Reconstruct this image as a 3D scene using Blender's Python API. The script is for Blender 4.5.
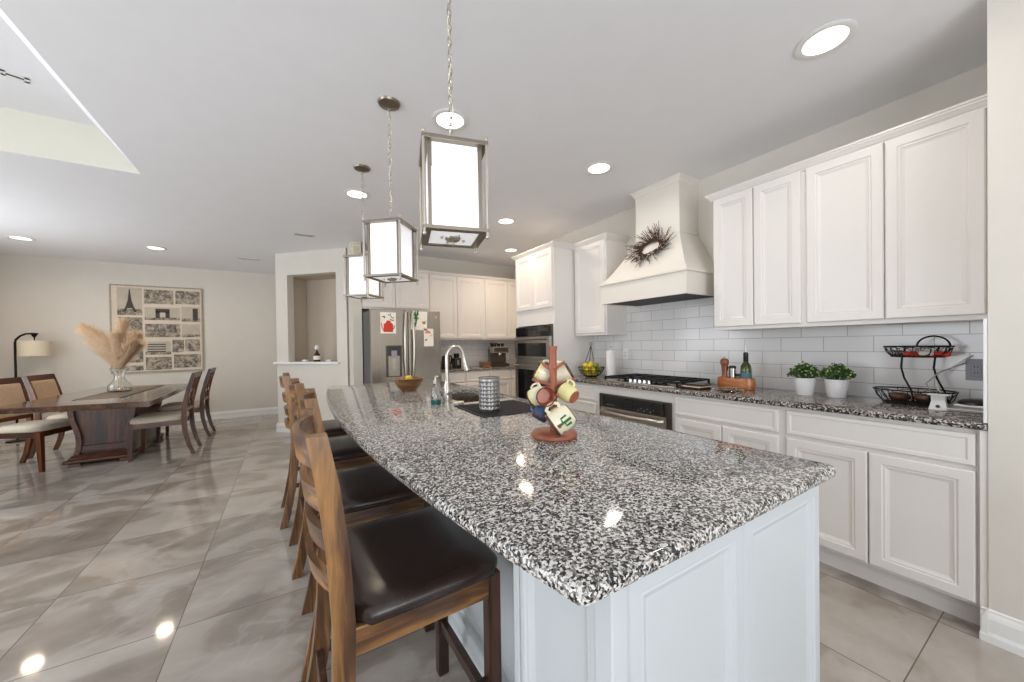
import bpy, bmesh, math, random
from mathutils import Vector, Matrix, noise
PI = math.pi
R = math.radians
random.seed(7)
S = bpy.context.scene
COL = S.collection
for o in list(bpy.data.objects): bpy.data.objects.remove(o)

# ------------------------------------------------------------------ camera
CAMZ = 1.275
yaw, pit, rol = R(31.62), R(-0.547), R(-0.836)
Fv = Vector((math.sin(yaw)*math.cos(pit), math.cos(yaw)*math.cos(pit), math.sin(pit)))
Rv = Vector((math.cos(yaw), -math.sin(yaw), 0)); Uv = Rv.cross(Fv)
R2 = Rv*math.cos(rol)+Uv*math.sin(rol); U2 = -Rv*math.sin(rol)+Uv*math.cos(rol)
cd = bpy.data.cameras.new('camera'); cam = bpy.data.objects.new('camera', cd); COL.objects.link(cam)
cam.matrix_world = Matrix(((R2.x, U2.x, -Fv.x, 0), (R2.y, U2.y, -Fv.y, 0), (R2.z, U2.z, -Fv.z, CAMZ), (0, 0, 0, 1)))
cd.sensor_width = 36; cd.lens = 363*36/1024; cd.shift_y = 7/1024; cd.clip_start = .02
S.camera = cam
# ------------------------------------------------------------------ world, big lights, exposure
S.view_settings.view_transform = 'Standard'; S.view_settings.look = 'None'
S.view_settings.gamma = 1; S.view_settings.use_curve_mapping = False
S.view_settings.exposure = -0.02
W = bpy.data.worlds.new('sky'); S.world = W; W.use_nodes = True
bgn = W.node_tree.nodes['Background']; bgn.inputs[0].default_value = (.80, .90, 1.0, 1); bgn.inputs[1].default_value = 1.6

def area(name, loc, direction, sx, sy, power, color, shape='RECTANGLE', spread=180):
    d = bpy.data.lights.new(name, 'AREA'); d.shape = shape; d.size = sx
    if shape != 'DISK': d.size_y = sy
    d.energy = power; d.color = color; d.spread = R(spread)
    o = bpy.data.objects.new(name, d); COL.objects.link(o); o.location = loc
    o.rotation_euler = Vector(direction).to_track_quat('-Z', 'Y').to_euler()
    return o
DAY = (.93, .96, 1.0); WARM = (1.0, .80, .60); SOFTW = (1.0, .93, .86)
area('unseen_door_fill', (-.6, -3.1, 1.25), (.2, 1, 1.25), 3.6, 2.2, 128, DAY)  # added fill lamps at unseen openings, tilted up to brighten the ceiling
area('unseen_dining_fill', (-3.68, 5.6, 1.5), (1, 0, .4), 1.7, 2.2, 46, DAY)
area('unseen_living_fill', (-3.68, 1.6, 1.5), (1, 0, .35), 1.7, 3.6, 100, DAY)
CEIL = 2.70
CAN_P = 4.5

# ------------------------------------------------------------------ materials
def sr(r, g, b):
    f = lambda c: (c/255/12.92) if c/255 <= .04045 else ((c/255+.055)/1.055)**2.4
    return (f(r), f(g), f(b), 1)
class N:
    def __init__(s, name, rough=.5, metal=0, base=(.5, .5, .5, 1), spec=.5, coat=0, coat_r=.05):
        s.m = bpy.data.materials.new(name); s.m.use_nodes = True; s.t = s.m.node_tree
        s.b = s.t.nodes['Principled BSDF']
        s.b.inputs['Base Color'].default_value = base; s.b.inputs['Roughness'].default_value = rough
        s.b.inputs['Metallic'].default_value = metal; s.b.inputs['Specular IOR Level'].default_value = spec
        s.b.inputs['Coat Weight'].default_value = coat; s.b.inputs['Coat Roughness'].default_value = coat_r
        s.tc = None
    def n(s, typ, **kw):
        nd = s.t.nodes.new(typ)
        for k, v in kw.items():
            if k.startswith('i_'): nd.inputs[int(k[2:]) if k[2:].isdigit() else k[2:].replace('_', ' ')].default_value = v
            else: setattr(nd, k, v)
        return nd
    def l(s, a, b): s.t.links.new(a, b); return s
    def coord(s, scale=(1, 1, 1), kind='Object', rot=(0, 0, 0), loc=(0, 0, 0)):
        tc = s.n('ShaderNodeTexCoord'); mp = s.n('ShaderNodeMapping')
        mp.inputs['Scale'].default_value = scale; mp.inputs['Rotation'].default_value = rot; mp.inputs['Location'].default_value = loc
        s.l(tc.outputs[kind], mp.inputs[0]); return mp.outputs[0]
    def noise(s, vec, scale, detail=3, rough=.5, dist=0, dim='3D'):
        nd = s.n('ShaderNodeTexNoise', noise_dimensions=dim); nd.inputs['Scale'].default_value = scale
        nd.inputs['Detail'].default_value = detail; nd.inputs['Roughness'].default_value = rough; nd.inputs['Distortion'].default_value = dist
        if vec is not None: s.l(vec, nd.inputs['Vector'])
        return nd
    def ramp(s, fac, stops, interp='LINEAR'):
        r = s.n('ShaderNodeValToRGB'); r.color_ramp.interpolation = interp
        e = r.color_ramp.elements
        while len(e) < len(stops): e.new(.5)
        for i, (p, c) in enumerate(stops): e[i].position = p; e[i].color = c
        s.l(fac, r.inputs[0]); return r.outputs[0]
    def mix(s, fac, a, b, blend='MIX'):
        m = s.n('ShaderNodeMix', data_type='RGBA', blend_type=blend)
        for i, v in ((0, fac), (6, a), (7, b)):
            if hasattr(v, 'is_linked'): s.l(v, m.inputs[i])
            else: m.inputs[i].default_value = v
        return m.outputs[2]
    def math(s, op, a, b=0):
        m = s.n('ShaderNodeMath', operation=op)
        for i, v in ((0, a), (1, b)):
            if hasattr(v, 'is_linked'): s.l(v, m.inputs[i])
            else: m.inputs[i].default_value = v
        return m.outputs[0]
    def bump(s, h, strength=.2, dist=.002):
        b = s.n('ShaderNodeBump'); b.inputs['Strength'].default_value = strength; b.inputs['Distance'].default_value = dist
        s.l(h, b.inputs['Height']); s.l(b.outputs[0], s.b.inputs['Normal'])
    def base(s, o): s.l(o, s.b.inputs['Base Color']); return s

def plain(name, c, rough=.5, metal=0, var=.04, nscale=6, bump=0, **kw):
    k = N(name, rough, metal, c, **kw)
    v = k.coord(); nz = k.noise(v, nscale, 3)
    lo = tuple(max(0, x*(1-var)) for x in c[:3])+(1,); hi = tuple(min(1, x*(1+var)) for x in c[:3])+(1,)
    k.base(k.ramp(nz.outputs[0], [(.3, lo), (.7, hi)]))
    if bump: k.bump(k.noise(v, 220, 2).outputs[0], bump, .001)
    return k.m
M = {}
M['wall'] = plain('painted wall', sr(216, 210, 200), .75, var=.015, bump=.12)
M['niche_shade'] = plain('wall paint with niche shade', sr(196, 183, 166), .75, var=.015)  # wall colour darkened to taupe for the shade inside the opening
M['ceiling'] = plain('ceiling paint', sr(238, 238, 240), .85, var=.01, bump=.15)
M['tray'] = plain('tray side paint', sr(222, 219, 206), .8, var=.01)
M['trimw'] = plain('white trim paint', sr(232, 231, 228), .35, var=.01)
M['cab'] = plain('white cabinet paint', sr(229, 224, 219), .33, var=.012, nscale=2)
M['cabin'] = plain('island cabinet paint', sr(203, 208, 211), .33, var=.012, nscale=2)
M['hood'] = plain('hood paint', sr(230, 224, 214), .4, var=.012)
M['gapd'] = plain('dark gap', sr(60, 55, 50), .8)
M['chrome'] = plain('chrome', (.8, .8, .8, 1), .12, 1)
M['nickel'] = plain('brushed nickel', sr(196, 190, 180), .3, 1)
M['nickeld'] = plain('aged nickel', sr(140, 130, 118), .35, 1)
M['blackm'] = plain('black metal', sr(26, 24, 23), .4, .6)
M['iron'] = plain('cast iron', sr(24, 24, 25), .55, .3, bump=.2)
M['blackp'] = plain('black plastic', sr(22, 22, 24), .35)
M['blackg'] = plain('black glass', sr(14, 15, 17), .06, spec=.8)
M['whitep'] = plain('white plastic', sr(235, 235, 232), .35)
M['paper'] = plain('paper', sr(238, 234, 224), .8)
M['towel'] = plain('paper towel', sr(243, 240, 236), .9, bump=.3)
M['pot'] = plain('white pot glaze', sr(235, 233, 232), .3)
M['soil'] = plain('soil', sr(50, 36, 26), .95)
M['rubber'] = plain('rubber mat', sr(38, 38, 40), .7)
M['darkin'] = plain('dark interior', sr(40, 36, 34), .6)
M['terra'] = plain('terracotta', sr(160, 92, 66), .45, var=.15, nscale=40)
M['terrain'] = plain('warm clay glaze', sr(196, 122, 90), .35)
M['cream'] = plain('cream glaze', sr(236, 228, 200), .22)
M['yellowg'] = plain('yellow glaze', sr(232, 222, 160), .22)
M['blueg'] = plain('blue glaze', sr(70, 92, 130), .22)
M['brownrim'] = plain('brown rim glaze', sr(84, 52, 42), .25)
M['green'] = plain('green paint', sr(50, 112, 58), .3)
M['inkblack'] = plain('black ink', sr(30, 28, 30), .5)
M['red'] = plain('red paint', sr(205, 50, 28), .5, var=.15, nscale=60)
M['orange'] = plain('orange paint', sr(214, 140, 60), .5)
M['lemon'] = plain('lemon peel', sr(214, 186, 52), .45, var=.1, nscale=50, bump=.3)
M['lime'] = plain('lime peel', sr(120, 140, 48), .45, var=.15, nscale=40, bump=.3)
M['fabric'] = plain('beige seat fabric', sr(196, 186, 168), .9, var=.06, nscale=30, bump=.5)
M['fabricb'] = plain('tan back fabric', sr(198, 168, 136), .9, var=.07, nscale=30, bump=.5)
M['shade'] = plain('cream lamp shade', sr(226, 214, 190), .9, var=.02, bump=.4)
M['amber'] = plain('amber liquor', sr(70, 34, 16), .1)
M['greygrout'] = plain('grey plate', sr(150, 148, 156), .4)
M['canvas'] = plain('canvas print ground', sr(214, 202, 184), .85, var=.05, nscale=14)
M['pic_frame'] = plain('worn grey frame', sr(168, 156, 142), .7, var=.2, nscale=30)

def wood(name, c1, c2, c3, axis='z', rough=.32, sc=1.0, coat=.25):
    k = N(name, rough, base=c2, coat=coat, coat_r=.15)
    f = {'x': (3, 38, 38), 'y': (38, 3, 38), 'z': (38, 38, 3)}[axis]
    v = k.coord(tuple(a*sc for a in f)); v2 = k.coord(tuple(a*.18*sc for a in f))
    a = k.noise(v, 1, 4, .6, .6); b = k.noise(v2, 1, 3, .5, 1.2)
    m = k.math('ADD', k.math('MULTIPLY', a.outputs[0], .5), k.math('MULTIPLY', b.outputs[0], .5))
    k.base(k.ramp(m, [(.36, c1), (.5, c2), (.64, c3)])); k.bump(a.outputs[0], .15, .001)
    return k.m
for ax in 'xyz':
    M['stool_'+ax] = wood('rustic stool wood '+ax, sr(40, 25, 17), sr(94, 62, 37), sr(164, 118, 66), ax)
    M['dark_'+ax] = wood('walnut dining wood '+ax, sr(36, 19, 11), sr(76, 40, 21), sr(118, 68, 36), ax, rough=.32, coat=.08)
M['topgloss'] = wood('polished table top wood', sr(44, 26, 17), sr(74, 44, 28), sr(104, 66, 42), 'y', rough=.14, coat=.6)
M['runner'] = plain('runner cloth', sr(126, 110, 92), .8, var=.2, nscale=30)
M['stool_dark'] = wood('dark stool leg wood', sr(36, 22, 18), sr(66, 42, 32), sr(96, 62, 44), 'z')
M['caddyw'] = wood('acacia wood', sr(140, 80, 40), sr(178, 110, 60), sr(204, 140, 86), 'y', sc=.8)
M['millw'] = wood('pepper mill wood', sr(112, 58, 34), sr(146, 82, 50), sr(170, 104, 68), 'z')
M['bowlw'] = wood('bowl wood', sr(90, 58, 34), sr(140, 100, 62), sr(180, 138, 92), 'x', sc=.6)
M['leather'] = (lambda k: (k.base(k.ramp(k.noise(k.coord(), 5, 3).outputs[0], [(.3, sr(38, 26, 23)), (.7, sr(52, 37, 32))])), k.bump(k.noise(k.coord(), 160, 4, .6).outputs[0], .25, .001), k.m)[-1])(N('brown leather', .26, spec=.6))

def steel(name, c, axis='z', rough=.28):
    k = N(name, rough, 1, c)
    f = {'z': (120, 120, 2), 'x': (2, 120, 120), 'y': (120, 2, 120)}[axis]
    a = k.noise(k.coord(f), 1, 2)
    k.base(k.ramp(a.outputs[0], [(.3, tuple(x*.88 for x in c[:3])+(1,)), (.7, c)])); k.bump(a.outputs[0], .06, .0006); return k.m
M['steel'] = steel('brushed stainless', sr(180, 172, 162), rough=.24)
M['steelm'] = steel('matt steel', sr(176, 174, 172), rough=.4)
M['steelx'] = steel('brushed stainless sideways', sr(186, 180, 172), 'x')
M['steeld'] = steel('dark stainless', sr(104, 98, 92), 'y', .3)
M['fridgeside'] = plain('fridge grey side', sr(70, 72, 70), .4)

def granite(name, stops, sc=125, rough=.07):
    k = N(name, rough, base=(.4, .4, .4, 1), spec=.6)
    v = k.coord(); d = k.noise(v, sc*.9, 2, .5)
    va = k.n('ShaderNodeVectorMath', operation='MULTIPLY_ADD'); k.l(d.outputs['Color'], va.inputs[0])
    va.inputs[1].default_value = (.006, .006, .006); k.l(v, va.inputs[2])
    vo = k.n('ShaderNodeTexVoronoi', feature='F1'); vo.inputs['Scale'].default_value = sc; k.l(va.outputs[0], vo.inputs['Vector'])
    sp = k.n('ShaderNodeSeparateColor'); k.l(vo.outputs['Color'], sp.inputs[0])
    n2 = k.noise(v, sc*.28, 2)
    m = k.math('ADD', k.math('MULTIPLY', sp.outputs[0], .8), k.math('MULTIPLY', n2.outputs[0], .4))
    vo2 = k.n('ShaderNodeTexVoronoi', feature='F1'); vo2.inputs['Scale'].default_value = sc*2.6; k.l(v, vo2.inputs['Vector'])
    sp2 = k.n('ShaderNodeSeparateColor'); k.l(vo2.outputs['Color'], sp2.inputs[0])
    m2 = k.math('ADD', m, k.math('MULTIPLY', k.math('SUBTRACT', sp2.outputs[1], .5), .22))
    k.base(k.ramp(m2, stops, 'LINEAR')); return k.m
M['granite'] = granite('speckled granite', [(.27, sr(18, 18, 22)), (.43, sr(56, 56, 60)), (.54, sr(112, 108, 104)), (.68, sr(160, 155, 149)), (.86, sr(222, 219, 214))], 215)
M['granite_refl'] = granite('granite darkened for reflection', [(.30, sr(20, 18, 20)), (.50, sr(52, 47, 46)), (.66, sr(100, 92, 86)), (.90, sr(196, 188, 180))], 150)  # same granite recoloured darker, imitating its grazing reflections

def floor_mat():
    k = N('polished marble tile', .06, spec=.55)
    v = k.coord()
    br = k.n('ShaderNodeTexBrick', offset=0.0, squash=1.0)
    for n_, val in (('Scale', 1.0), ('Mortar Size', .0022), ('Mortar Smooth', .1), ('Bias', 0), ('Brick Width', .585), ('Row Height', .61)): br.inputs[n_].default_value = val
    br.inputs['Color1'].default_value = (0, 0, 0, 1); br.inputs['Color2'].default_value = (1, 1, 1, 1); br.inputs['Mortar'].default_value = (.5, .5, .5, 1)
    mp = k.n('ShaderNodeMapping'); k.l(v, mp.inputs[0]); mp.inputs['Location'].default_value = (.455+.585*20, -.385+.61*20, 0); k.l(mp.outputs[0], br.inputs['Vector'])
    tid = k.math('MULTIPLY', br.outputs['Color'], 37.0)
    cb = k.n('ShaderNodeCombineXYZ'); k.l(tid, cb.inputs[0]); k.l(tid, cb.inputs[2])
    ad = k.n('ShaderNodeVectorMath', operation='ADD'); k.l(v, ad.inputs[0]); k.l(cb.outputs[0], ad.inputs[1])
    vv = ad.outputs[0]
    m2 = k.n('ShaderNodeMapping'); k.l(vv, m2.inputs[0]); m2.inputs['Rotation'].default_value = (0, 0, R(35)); m2.inputs['Scale'].default_value = (1, 1.35, 1)
    a = k.noise(m2.outputs[0], 1.7, 5, .48, .9); b = k.noise(m2.outputs[0], 1.1, 4, .5, 1.2); c = k.noise(m2.outputs[0], 4.5, 6, .6, .3)
    col = k.ramp(a.outputs[0], [(.34, sr(134, 123, 112)), (.475, sr(149, 138, 127)), (.50, sr(160, 149, 138)), (.525, sr(172, 163, 153)), (.66, sr(184, 176, 167))])
    vein = k.math('ABSOLUTE', k.math('SUBTRACT', b.outputs[0], .5))
    vm = k.ramp(vein, [(.0, (1, 1, 1, 1)), (.012, (0, 0, 0, 1))])
    vm2 = k.math('MULTIPLY', vm, k.math('MULTIPLY', c.outputs[0], .4))
    col = k.mix(vm2, col, sr(204, 198, 190))
    col = k.mix(.22, col, k.ramp(c.outputs[0], [(.3, sr(112, 103, 95)), (.7, sr(196, 190, 182))]))
    col = k.mix(br.outputs['Fac'], col, sr(104, 96, 88))
    k.base(col)
    return k.m
M['floor'] = floor_mat()

def tile_mat():
    k = N('subway tile', .14, spec=.5)
    tc = k.n('ShaderNodeTexCoord'); sx = k.n('ShaderNodeSeparateXYZ'); k.l(tc.outputs['Object'], sx.inputs[0])
    xy = k.math('ADD', sx.outputs[0], sx.outputs[1]); cb = k.n('ShaderNodeCombineXYZ'); k.l(k.math('ADD', xy, 10-4.978), cb.inputs[0]); k.l(k.math('ADD', sx.outputs[2], .099*40-.999), cb.inputs[1])
    br = k.n('ShaderNodeTexBrick', offset=.5, squash=1.0)
    for n_, val in (('Scale', 1.0), ('Mortar Size', .0022), ('Mortar Smooth', .3), ('Bias', 0), ('Brick Width', .25), ('Row Height', .099)): br.inputs[n_].default_value = val
    br.inputs['Color1'].default_value = sr(224, 222, 221); br.inputs['Color2'].default_value = sr(231, 229, 228); br.inputs['Mortar'].default_value = sr(176, 172, 170)
    k.l(cb.outputs[0], br.inputs['Vector']); k.base(br.outputs['Color'])
    k.bump(k.math('SUBTRACT', 1.0, br.outputs['Fac']), .3, .002); return k.m
M['tile'] = tile_mat()

def emit(name, c, s, only=False):
    k = N(name, .4, base=c); k.b.inputs['Emission Color'].default_value = c; k.b.inputs['Emission Strength'].default_value = s; return k.m
M['lampglow'] = emit('recessed lamp lens', (1, .95, .88, 1), 3)
M['panel_glow'] = emit('pendant frosted glass', (.97, .98, 1, 1), .36)
M['bulb'] = emit('pendant bulb', (1, .9, .75, 1), 12)
def glass(name, c, rough=.02, ior=1.45):
    k = N(name, rough, base=c); k.b.inputs['Transmission Weight'].default_value = 1; k.b.inputs['IOR'].default_value = ior; return k.m
M['glass'] = glass('clear glass', (.93, .96, .95, 1)); M['greenglass'] = glass('green bottle glass', (.16, .26, .05, 1), .03)
M['bluelabel'] = plain('blue green label', sr(70, 104, 110), .5)
M['teal'] = plain('teal soap', sr(22, 132, 130), .15)
M['leaf'] = plain('herb leaf', sr(58, 92, 40), .5, var=.35, nscale=60)
M['leafl'] = plain('light herb bud', sr(176, 182, 120), .6, var=.2, nscale=60)
M['pampas'] = plain('pampas plume', sr(232, 206, 174), .95, var=.1, nscale=25)
M['twig'] = plain('wreath twig', sr(72, 44, 36), .8, var=.3, nscale=60)
M['berry'] = plain('wreath bud', sr(206, 196, 180), .7, var=.1, nscale=60)

# ------------------------------------------------------------------ mesh helpers
class B:
    def __init__(s): s.b = bmesh.new()
    def add(s, vs, fs, T=None):
        v = [s.b.verts.new((T @ Vector(p)) if T else p) for p in vs]
        for f in fs:
            try: s.b.faces.new([v[i] for i in f])
            except ValueError: pass
        return s
    def box(s, x0, x1, y0, y1, z0, z1, bev=0, T=None, seg=2):
        t = bmesh.new(); bmesh.ops.create_cube(t, size=1)
        for v in t.verts: v.co = Vector(((x0+x1)/2+v.co.x*(x1-x0), (y0+y1)/2+v.co.y*(y1-y0), (z0+z1)/2+v.co.z*(z1-z0)))
        if bev: bmesh.ops.bevel(t, geom=list(t.edges), offset=bev, segments=seg, affect='EDGES', profile=.5)
        s.merge(t, T); return s
    def merge(s, t, T=None):
        if T: bmesh.ops.transform(t, matrix=T, verts=t.verts)
        me = bpy.data.meshes.new('tmp'); t.to_mesh(me); t.free(); s.b.from_mesh(me); bpy.data.meshes.remove(me)
    def lathe(s, prof, c=(0, 0, 0), n=24, T=None, a0=0, a1=2*PI):
        full = abs(a1-a0-2*PI) < 1e-6; k = n if full else n+1
        vs = []; fs = []
        for (r, z) in prof:
            for i in range(k):
                a = a0+(a1-a0)*i/n; vs.append((c[0]+r*math.cos(a), c[1]+r*math.sin(a), c[2]+z))
        for j in range(len(prof)-1):
            for i in range(n):
                i2 = (i+1) % k
                fs.append((j*k+i, j*k+i2, (j+1)*k+i2, (j+1)*k+i))
        s.add(vs, fs, T)
        return s
    def tube(s, pts, r, n=8, closed=False, T=None, flat=None):
        pts = [Vector(p) for p in pts]; N_ = len(pts); rr = r if isinstance(r, (list, tuple)) else [r]*N_
        vs = []; fs = []; up = None
        for i, p in enumerate(pts):
            if closed: d = pts[(i+1) % N_]-pts[i-1]
            else: d = pts[min(i+1, N_-1)]-pts[max(i-1, 0)]
            d.normalize()
            if up is None: up = Vector((0, 0, 1)) if abs(d.z) < .9 else Vector((1, 0, 0))
            a = d.cross(up); 
            if a.length < 1e-5: a = d.orthogonal()
            a.normalize(); b_ = a.cross(d).normalized(); up = b_
            for j in range(n):
                t = 2*PI*j/n; vs.append(p+(a*math.cos(t)+b_*math.sin(t)*(flat or 1))*rr[i])
        m = N_ if closed else N_-1
        for i in range(m):
            for j in range(n):
                i2 = (i+1) % N_
                fs.append((i*n+j, i*n+(j+1) % n, i2*n+(j+1) % n, i2*n+j))
        if not closed: fs.append(tuple(range(n))[::-1]); fs.append(tuple((N_-1)*n+j for j in range(n)))
        s.add(vs, fs, T); return s
    def prism(s, poly, z0, z1, T=None, bev=0):
        n = len(poly); t = bmesh.new()
        a = [t.verts.new((p[0], p[1], z0)) for p in poly]; b = [t.verts.new((p[0], p[1], z1)) for p in poly]
        t.faces.new(a[::-1]); t.faces.new(b)
        for i in range(n): t.faces.new((a[i], a[(i+1) % n], b[(i+1) % n], b[i]))
        if bev: bmesh.ops.bevel(t, geom=list(t.edges), offset=bev, segments=2, affect='EDGES')
        s.merge(t, T); return s
    def ball(s, c, r, n=12, sc=(1, 1, 1), T=None):
        t = bmesh.new(); bmesh.ops.create_uvsphere(t, u_segments=n, v_segments=max(6, n*2//3), radius=r)
        for v in t.verts: v.co = Vector((c[0]+v.co.x*sc[0], c[1]+v.co.y*sc[1], c[2]+v.co.z*sc[2]))
        s.merge(t, T); return s
    def rings(s, rs, T=None, cap=True):
        k = len(rs[0]); vs = [p for r_ in rs for p in r_]; fs = []
        for j in range(len(rs)-1):
            for i in range(k): fs.append((j*k+i, j*k+(i+1) % k, (j+1)*k+(i+1) % k, (j+1)*k+i))
        if cap: fs.append(tuple(range(k))[::-1]); fs.append(tuple((len(rs)-1)*k+i for i in range(k)))
        s.add(vs, fs, T); return s
    def out(s, name, mat, parent=None, smooth=False, loc=None, ang=40):
        bmesh.ops.recalc_face_normals(s.b, faces=s.b.faces)
        me = bpy.data.meshes.new(name); s.b.to_mesh(me); s.b.free()
        me.materials.append(M[mat] if isinstance(mat, str) else mat)
        if smooth:
            me.polygons.foreach_set('use_smooth', [True]*len(me.polygons))
            try: me.set_sharp_from_angle(angle=R(ang))
            except Exception: pass
        o = bpy.data.objects.new(name, me); COL.objects.link(o)
        if parent: o.parent = parent
        if loc: o.location = loc
        return o
def tag(o, label, cat, group=None, kind=None):
    if label: o['label'] = label
    if cat: o['category'] = cat
    if group: o['group'] = group
    if kind: o['kind'] = kind
    return o
def thing(name, label, cat, loc=(0, 0, 0), rz=0, group=None):
    o = bpy.data.objects.new(name, None); COL.objects.link(o); o.location = loc; o.rotation_euler = (0, 0, rz); o.empty_display_size = .1
    return tag(o, label, cat, group)
def dup(root, label, loc=None, rz=None, group=None):
    r = root.copy(); COL.objects.link(r)
    if label: r['label'] = label
    if group: r['group'] = group
    if loc is not None: r.location = loc
    if rz is not None: r.rotation_euler = (0, 0, rz)
    for ch in list(root.children):
        c = ch.copy(); COL.objects.link(c); c.parent = r
        for g in ch.children:
            d = g.copy(); COL.objects.link(d); d.parent = c
    return r
def struct(o, label=None):
    o['kind'] = 'structure'
    if label: o['label'] = label
    return o
def circ(c, r, n=24, ax='z', a0=0, a1=2*PI, closed=True):
    k = n if closed else n+1; out = []
    for i in range(k):
        a = a0+(a1-a0)*i/n; u, v = r*math.cos(a), r*math.sin(a)
        out.append({'z': (c[0]+u, c[1]+v, c[2]), 'x': (c[0], c[1]+u, c[2]+v), 'y': (c[0]+u, c[1], c[2]+v)}[ax])
    return out
SP = Matrix.Translation

# ------------------------------------------------------------------ room shell
XW, XS, YB, YD, XL, YF = 3.12, 2.49, 5.68, 8.40, -3.75, -3.2
struct(B().box(XL-.2, XW+.7, YF-.2, YD+.2, -.12, 0).out('floor', 'floor'), 'polished grey marble tile floor')
# ceiling with the raised tray over the living side
tx0, tx1, ty0, ty1, tz = -3.2, -.992, -.6, 4.09, 3.01
c = B()
c.box(XL-.2, XW+.7, ty1, YD+.2, CEIL, CEIL+.12); c.box(XL-.2, XW+.2, YF-.2, ty0, CEIL, CEIL+.12)
c.box(tx1, XW+.2, ty0, ty1, CEIL, CEIL+.12); c.box(XL-.2, tx0, ty0, ty1, CEIL, CEIL+.12)
ce = struct(c.out('ceiling', 'ceiling'), 'flat white ceiling with recessed lights')
c = B().box(tx0-.06, tx1+.06, ty0-.06, ty1+.06, tz, tz+.1).out('ceiling_recess', 'ceiling'); c.parent = ce
c = B(); c.box(tx0-.06, tx1+.06, ty1, ty1+.06, CEIL+.12, tz); c.box(tx0-.06, tx1+.06, ty0-.06, ty0, CEIL+.12, tz)
c.box(tx0-.06, tx0, ty0, ty1, CEIL+.12, tz); c.box(tx1, tx1+.06, ty0, ty1, CEIL+.12, tz)
c.box(tx0, tx1, ty1-.003, ty1, CEIL+.001, tz)
c = c.out('recess_side', 'tray'); c.parent = ce
c = B().rings([[(tx1, y, CEIL+.0005), (tx1, y, tz), (-1.236, y, tz)] for y in (ty0, ty1-.004)]).out('sloped_recess_side', 'ceiling'); c.parent = ce

def rect_wall(name, T, w, h, holes, thick=.12, mat='wall', parent=None):
    """wall in local frame: x along, z up, y from 0 (room face) to thick; holes (x0,x1,z0,z1)"""
    b = B(); xs = sorted(set([0, w]+[q for hh in holes for q in hh[:2]])); zs = sorted(set([0, h]+[q for hh in holes for q in hh[2:]]))
    for i in range(len(xs)-1):
        for j in range(len(zs)-1):
            cx, cz = (xs[i]+xs[i+1])/2, (zs[j]+zs[j+1])/2
            if any(a < cx < b_ and c_ < cz < d for a, b_, c_, d in holes): continue
            b.box(xs[i], xs[i+1], 0, thick, zs[j], zs[j+1], T=T)
    bmesh.ops.remove_doubles(b.b, verts=b.b.verts, dist=1e-5)
    return struct(b.out(name, mat))
Tx = lambda x, y, a: SP((x, y, 0)) @ Matrix.Rotation(a, 4, 'Z')
struct(B().box(XW, XW+.15, .249, 3.975, 0, CEIL).box(XW+.45, XW+.6, 3.975, YB+.1, 0, CEIL).box(XW+.15, XW+.6, 3.85, 3.975, 0, CEIL).out('wall_right', 'wall'), 'beige wall behind the cooktop')
struct(B().box(XS, XW+.15, YF, .249, 0, CEIL).out('wall_right_front', 'wall'), 'near wall end beside the cabinets')
struct(B().box(.80, XW+.6, YB, YB+.12, 0, CEIL).out('wall_back', 'wall'), 'back kitchen wall')
struct(B().box(XL-.1, 1.3, YD, YD+.12, 0, CEIL).out('wall_dining', 'wall'), 'beige dining room wall')
e_ = Vector((1, -1, 0)).normalized(); DO = Vector((-.15, 6.57, 0))
Td = Tx(DO.x, DO.y, R(-45))
rect_wall('wall_diagonal', Td, 1.232, CEIL, [(.209, 1.062, 1.03, 2.365)])
struct(B().box(.745, .862, 5.30, YB, 0, CEIL).out('wall_stub', 'wall'), 'narrow wall end beside the fridge')
struct(B().box(-.06, .04, 6.69, YD, 0, CEIL).out('wall_hall', 'wall'))
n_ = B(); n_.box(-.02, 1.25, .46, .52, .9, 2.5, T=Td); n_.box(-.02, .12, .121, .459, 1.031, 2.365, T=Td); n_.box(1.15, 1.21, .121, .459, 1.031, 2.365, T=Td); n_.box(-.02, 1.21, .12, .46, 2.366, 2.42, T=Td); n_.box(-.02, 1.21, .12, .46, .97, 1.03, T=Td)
struct(n_.out('wall_niche', 'niche_shade'), 'shade-coloured back of the wall opening')
# added unseen windows and door for fill light (left of and behind the camera)
WL = [(1.1+.0, 3.0, .6, 2.4), (5.1, 8.7, .45, 2.5)]
Tl = SP((XL, YD, 0)) @ Matrix.Rotation(R(90), 4, 'Z') @ Matrix.Scale(-1, 4, (1, 0, 0))
w_ = B()
def wl(y0, y1, z0, z1): w_.box(XL-.15, XL, y0, y1, z0, z1)
wl(YF, -.3, 0, CEIL); wl(-.3, 3.5, 0, .6); wl(-.3, 3.5, 2.4, CEIL); wl(3.5, 4.65, 0, CEIL); wl(4.65, 6.55, 0, .6); wl(4.65, 6.55, 2.4, CEIL); wl(6.55, YD, 0, CEIL)
struct(w_.out('wall_left', 'wall'))
w_ = B(); w_.box(XL, -2.5, YF-.15, YF, 0, CEIL); w_.box(-2.5, 1.3, YF-.15, YF, 2.35, CEIL); w_.box(1.3, XS, YF-.15, YF, 0, CEIL)
struct(w_.out('wall_front', 'wall'))
def window_frame(name, a0, a1, z0, z1, nx, axis):
    f = B(); t = .035
    def bar(u0, u1, q0, q1):
        if axis == 'y': f.box(XL-.11, XL-.05, u0, u1, q0, q1)
        else: f.box(u0, u1, YF-.11, YF-.05, q0, q1)
    bar(a0, a1, z0, z0+t*1.5); bar(a0, a1, z1-t*1.5, z1)
    for i in range(nx+1):
        u = a0+(a1-a0)*i/nx; bar(max(a0, u-t), min(a1, u+t), z0, z1)
    return struct(f.out(name, 'trimw'))
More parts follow.
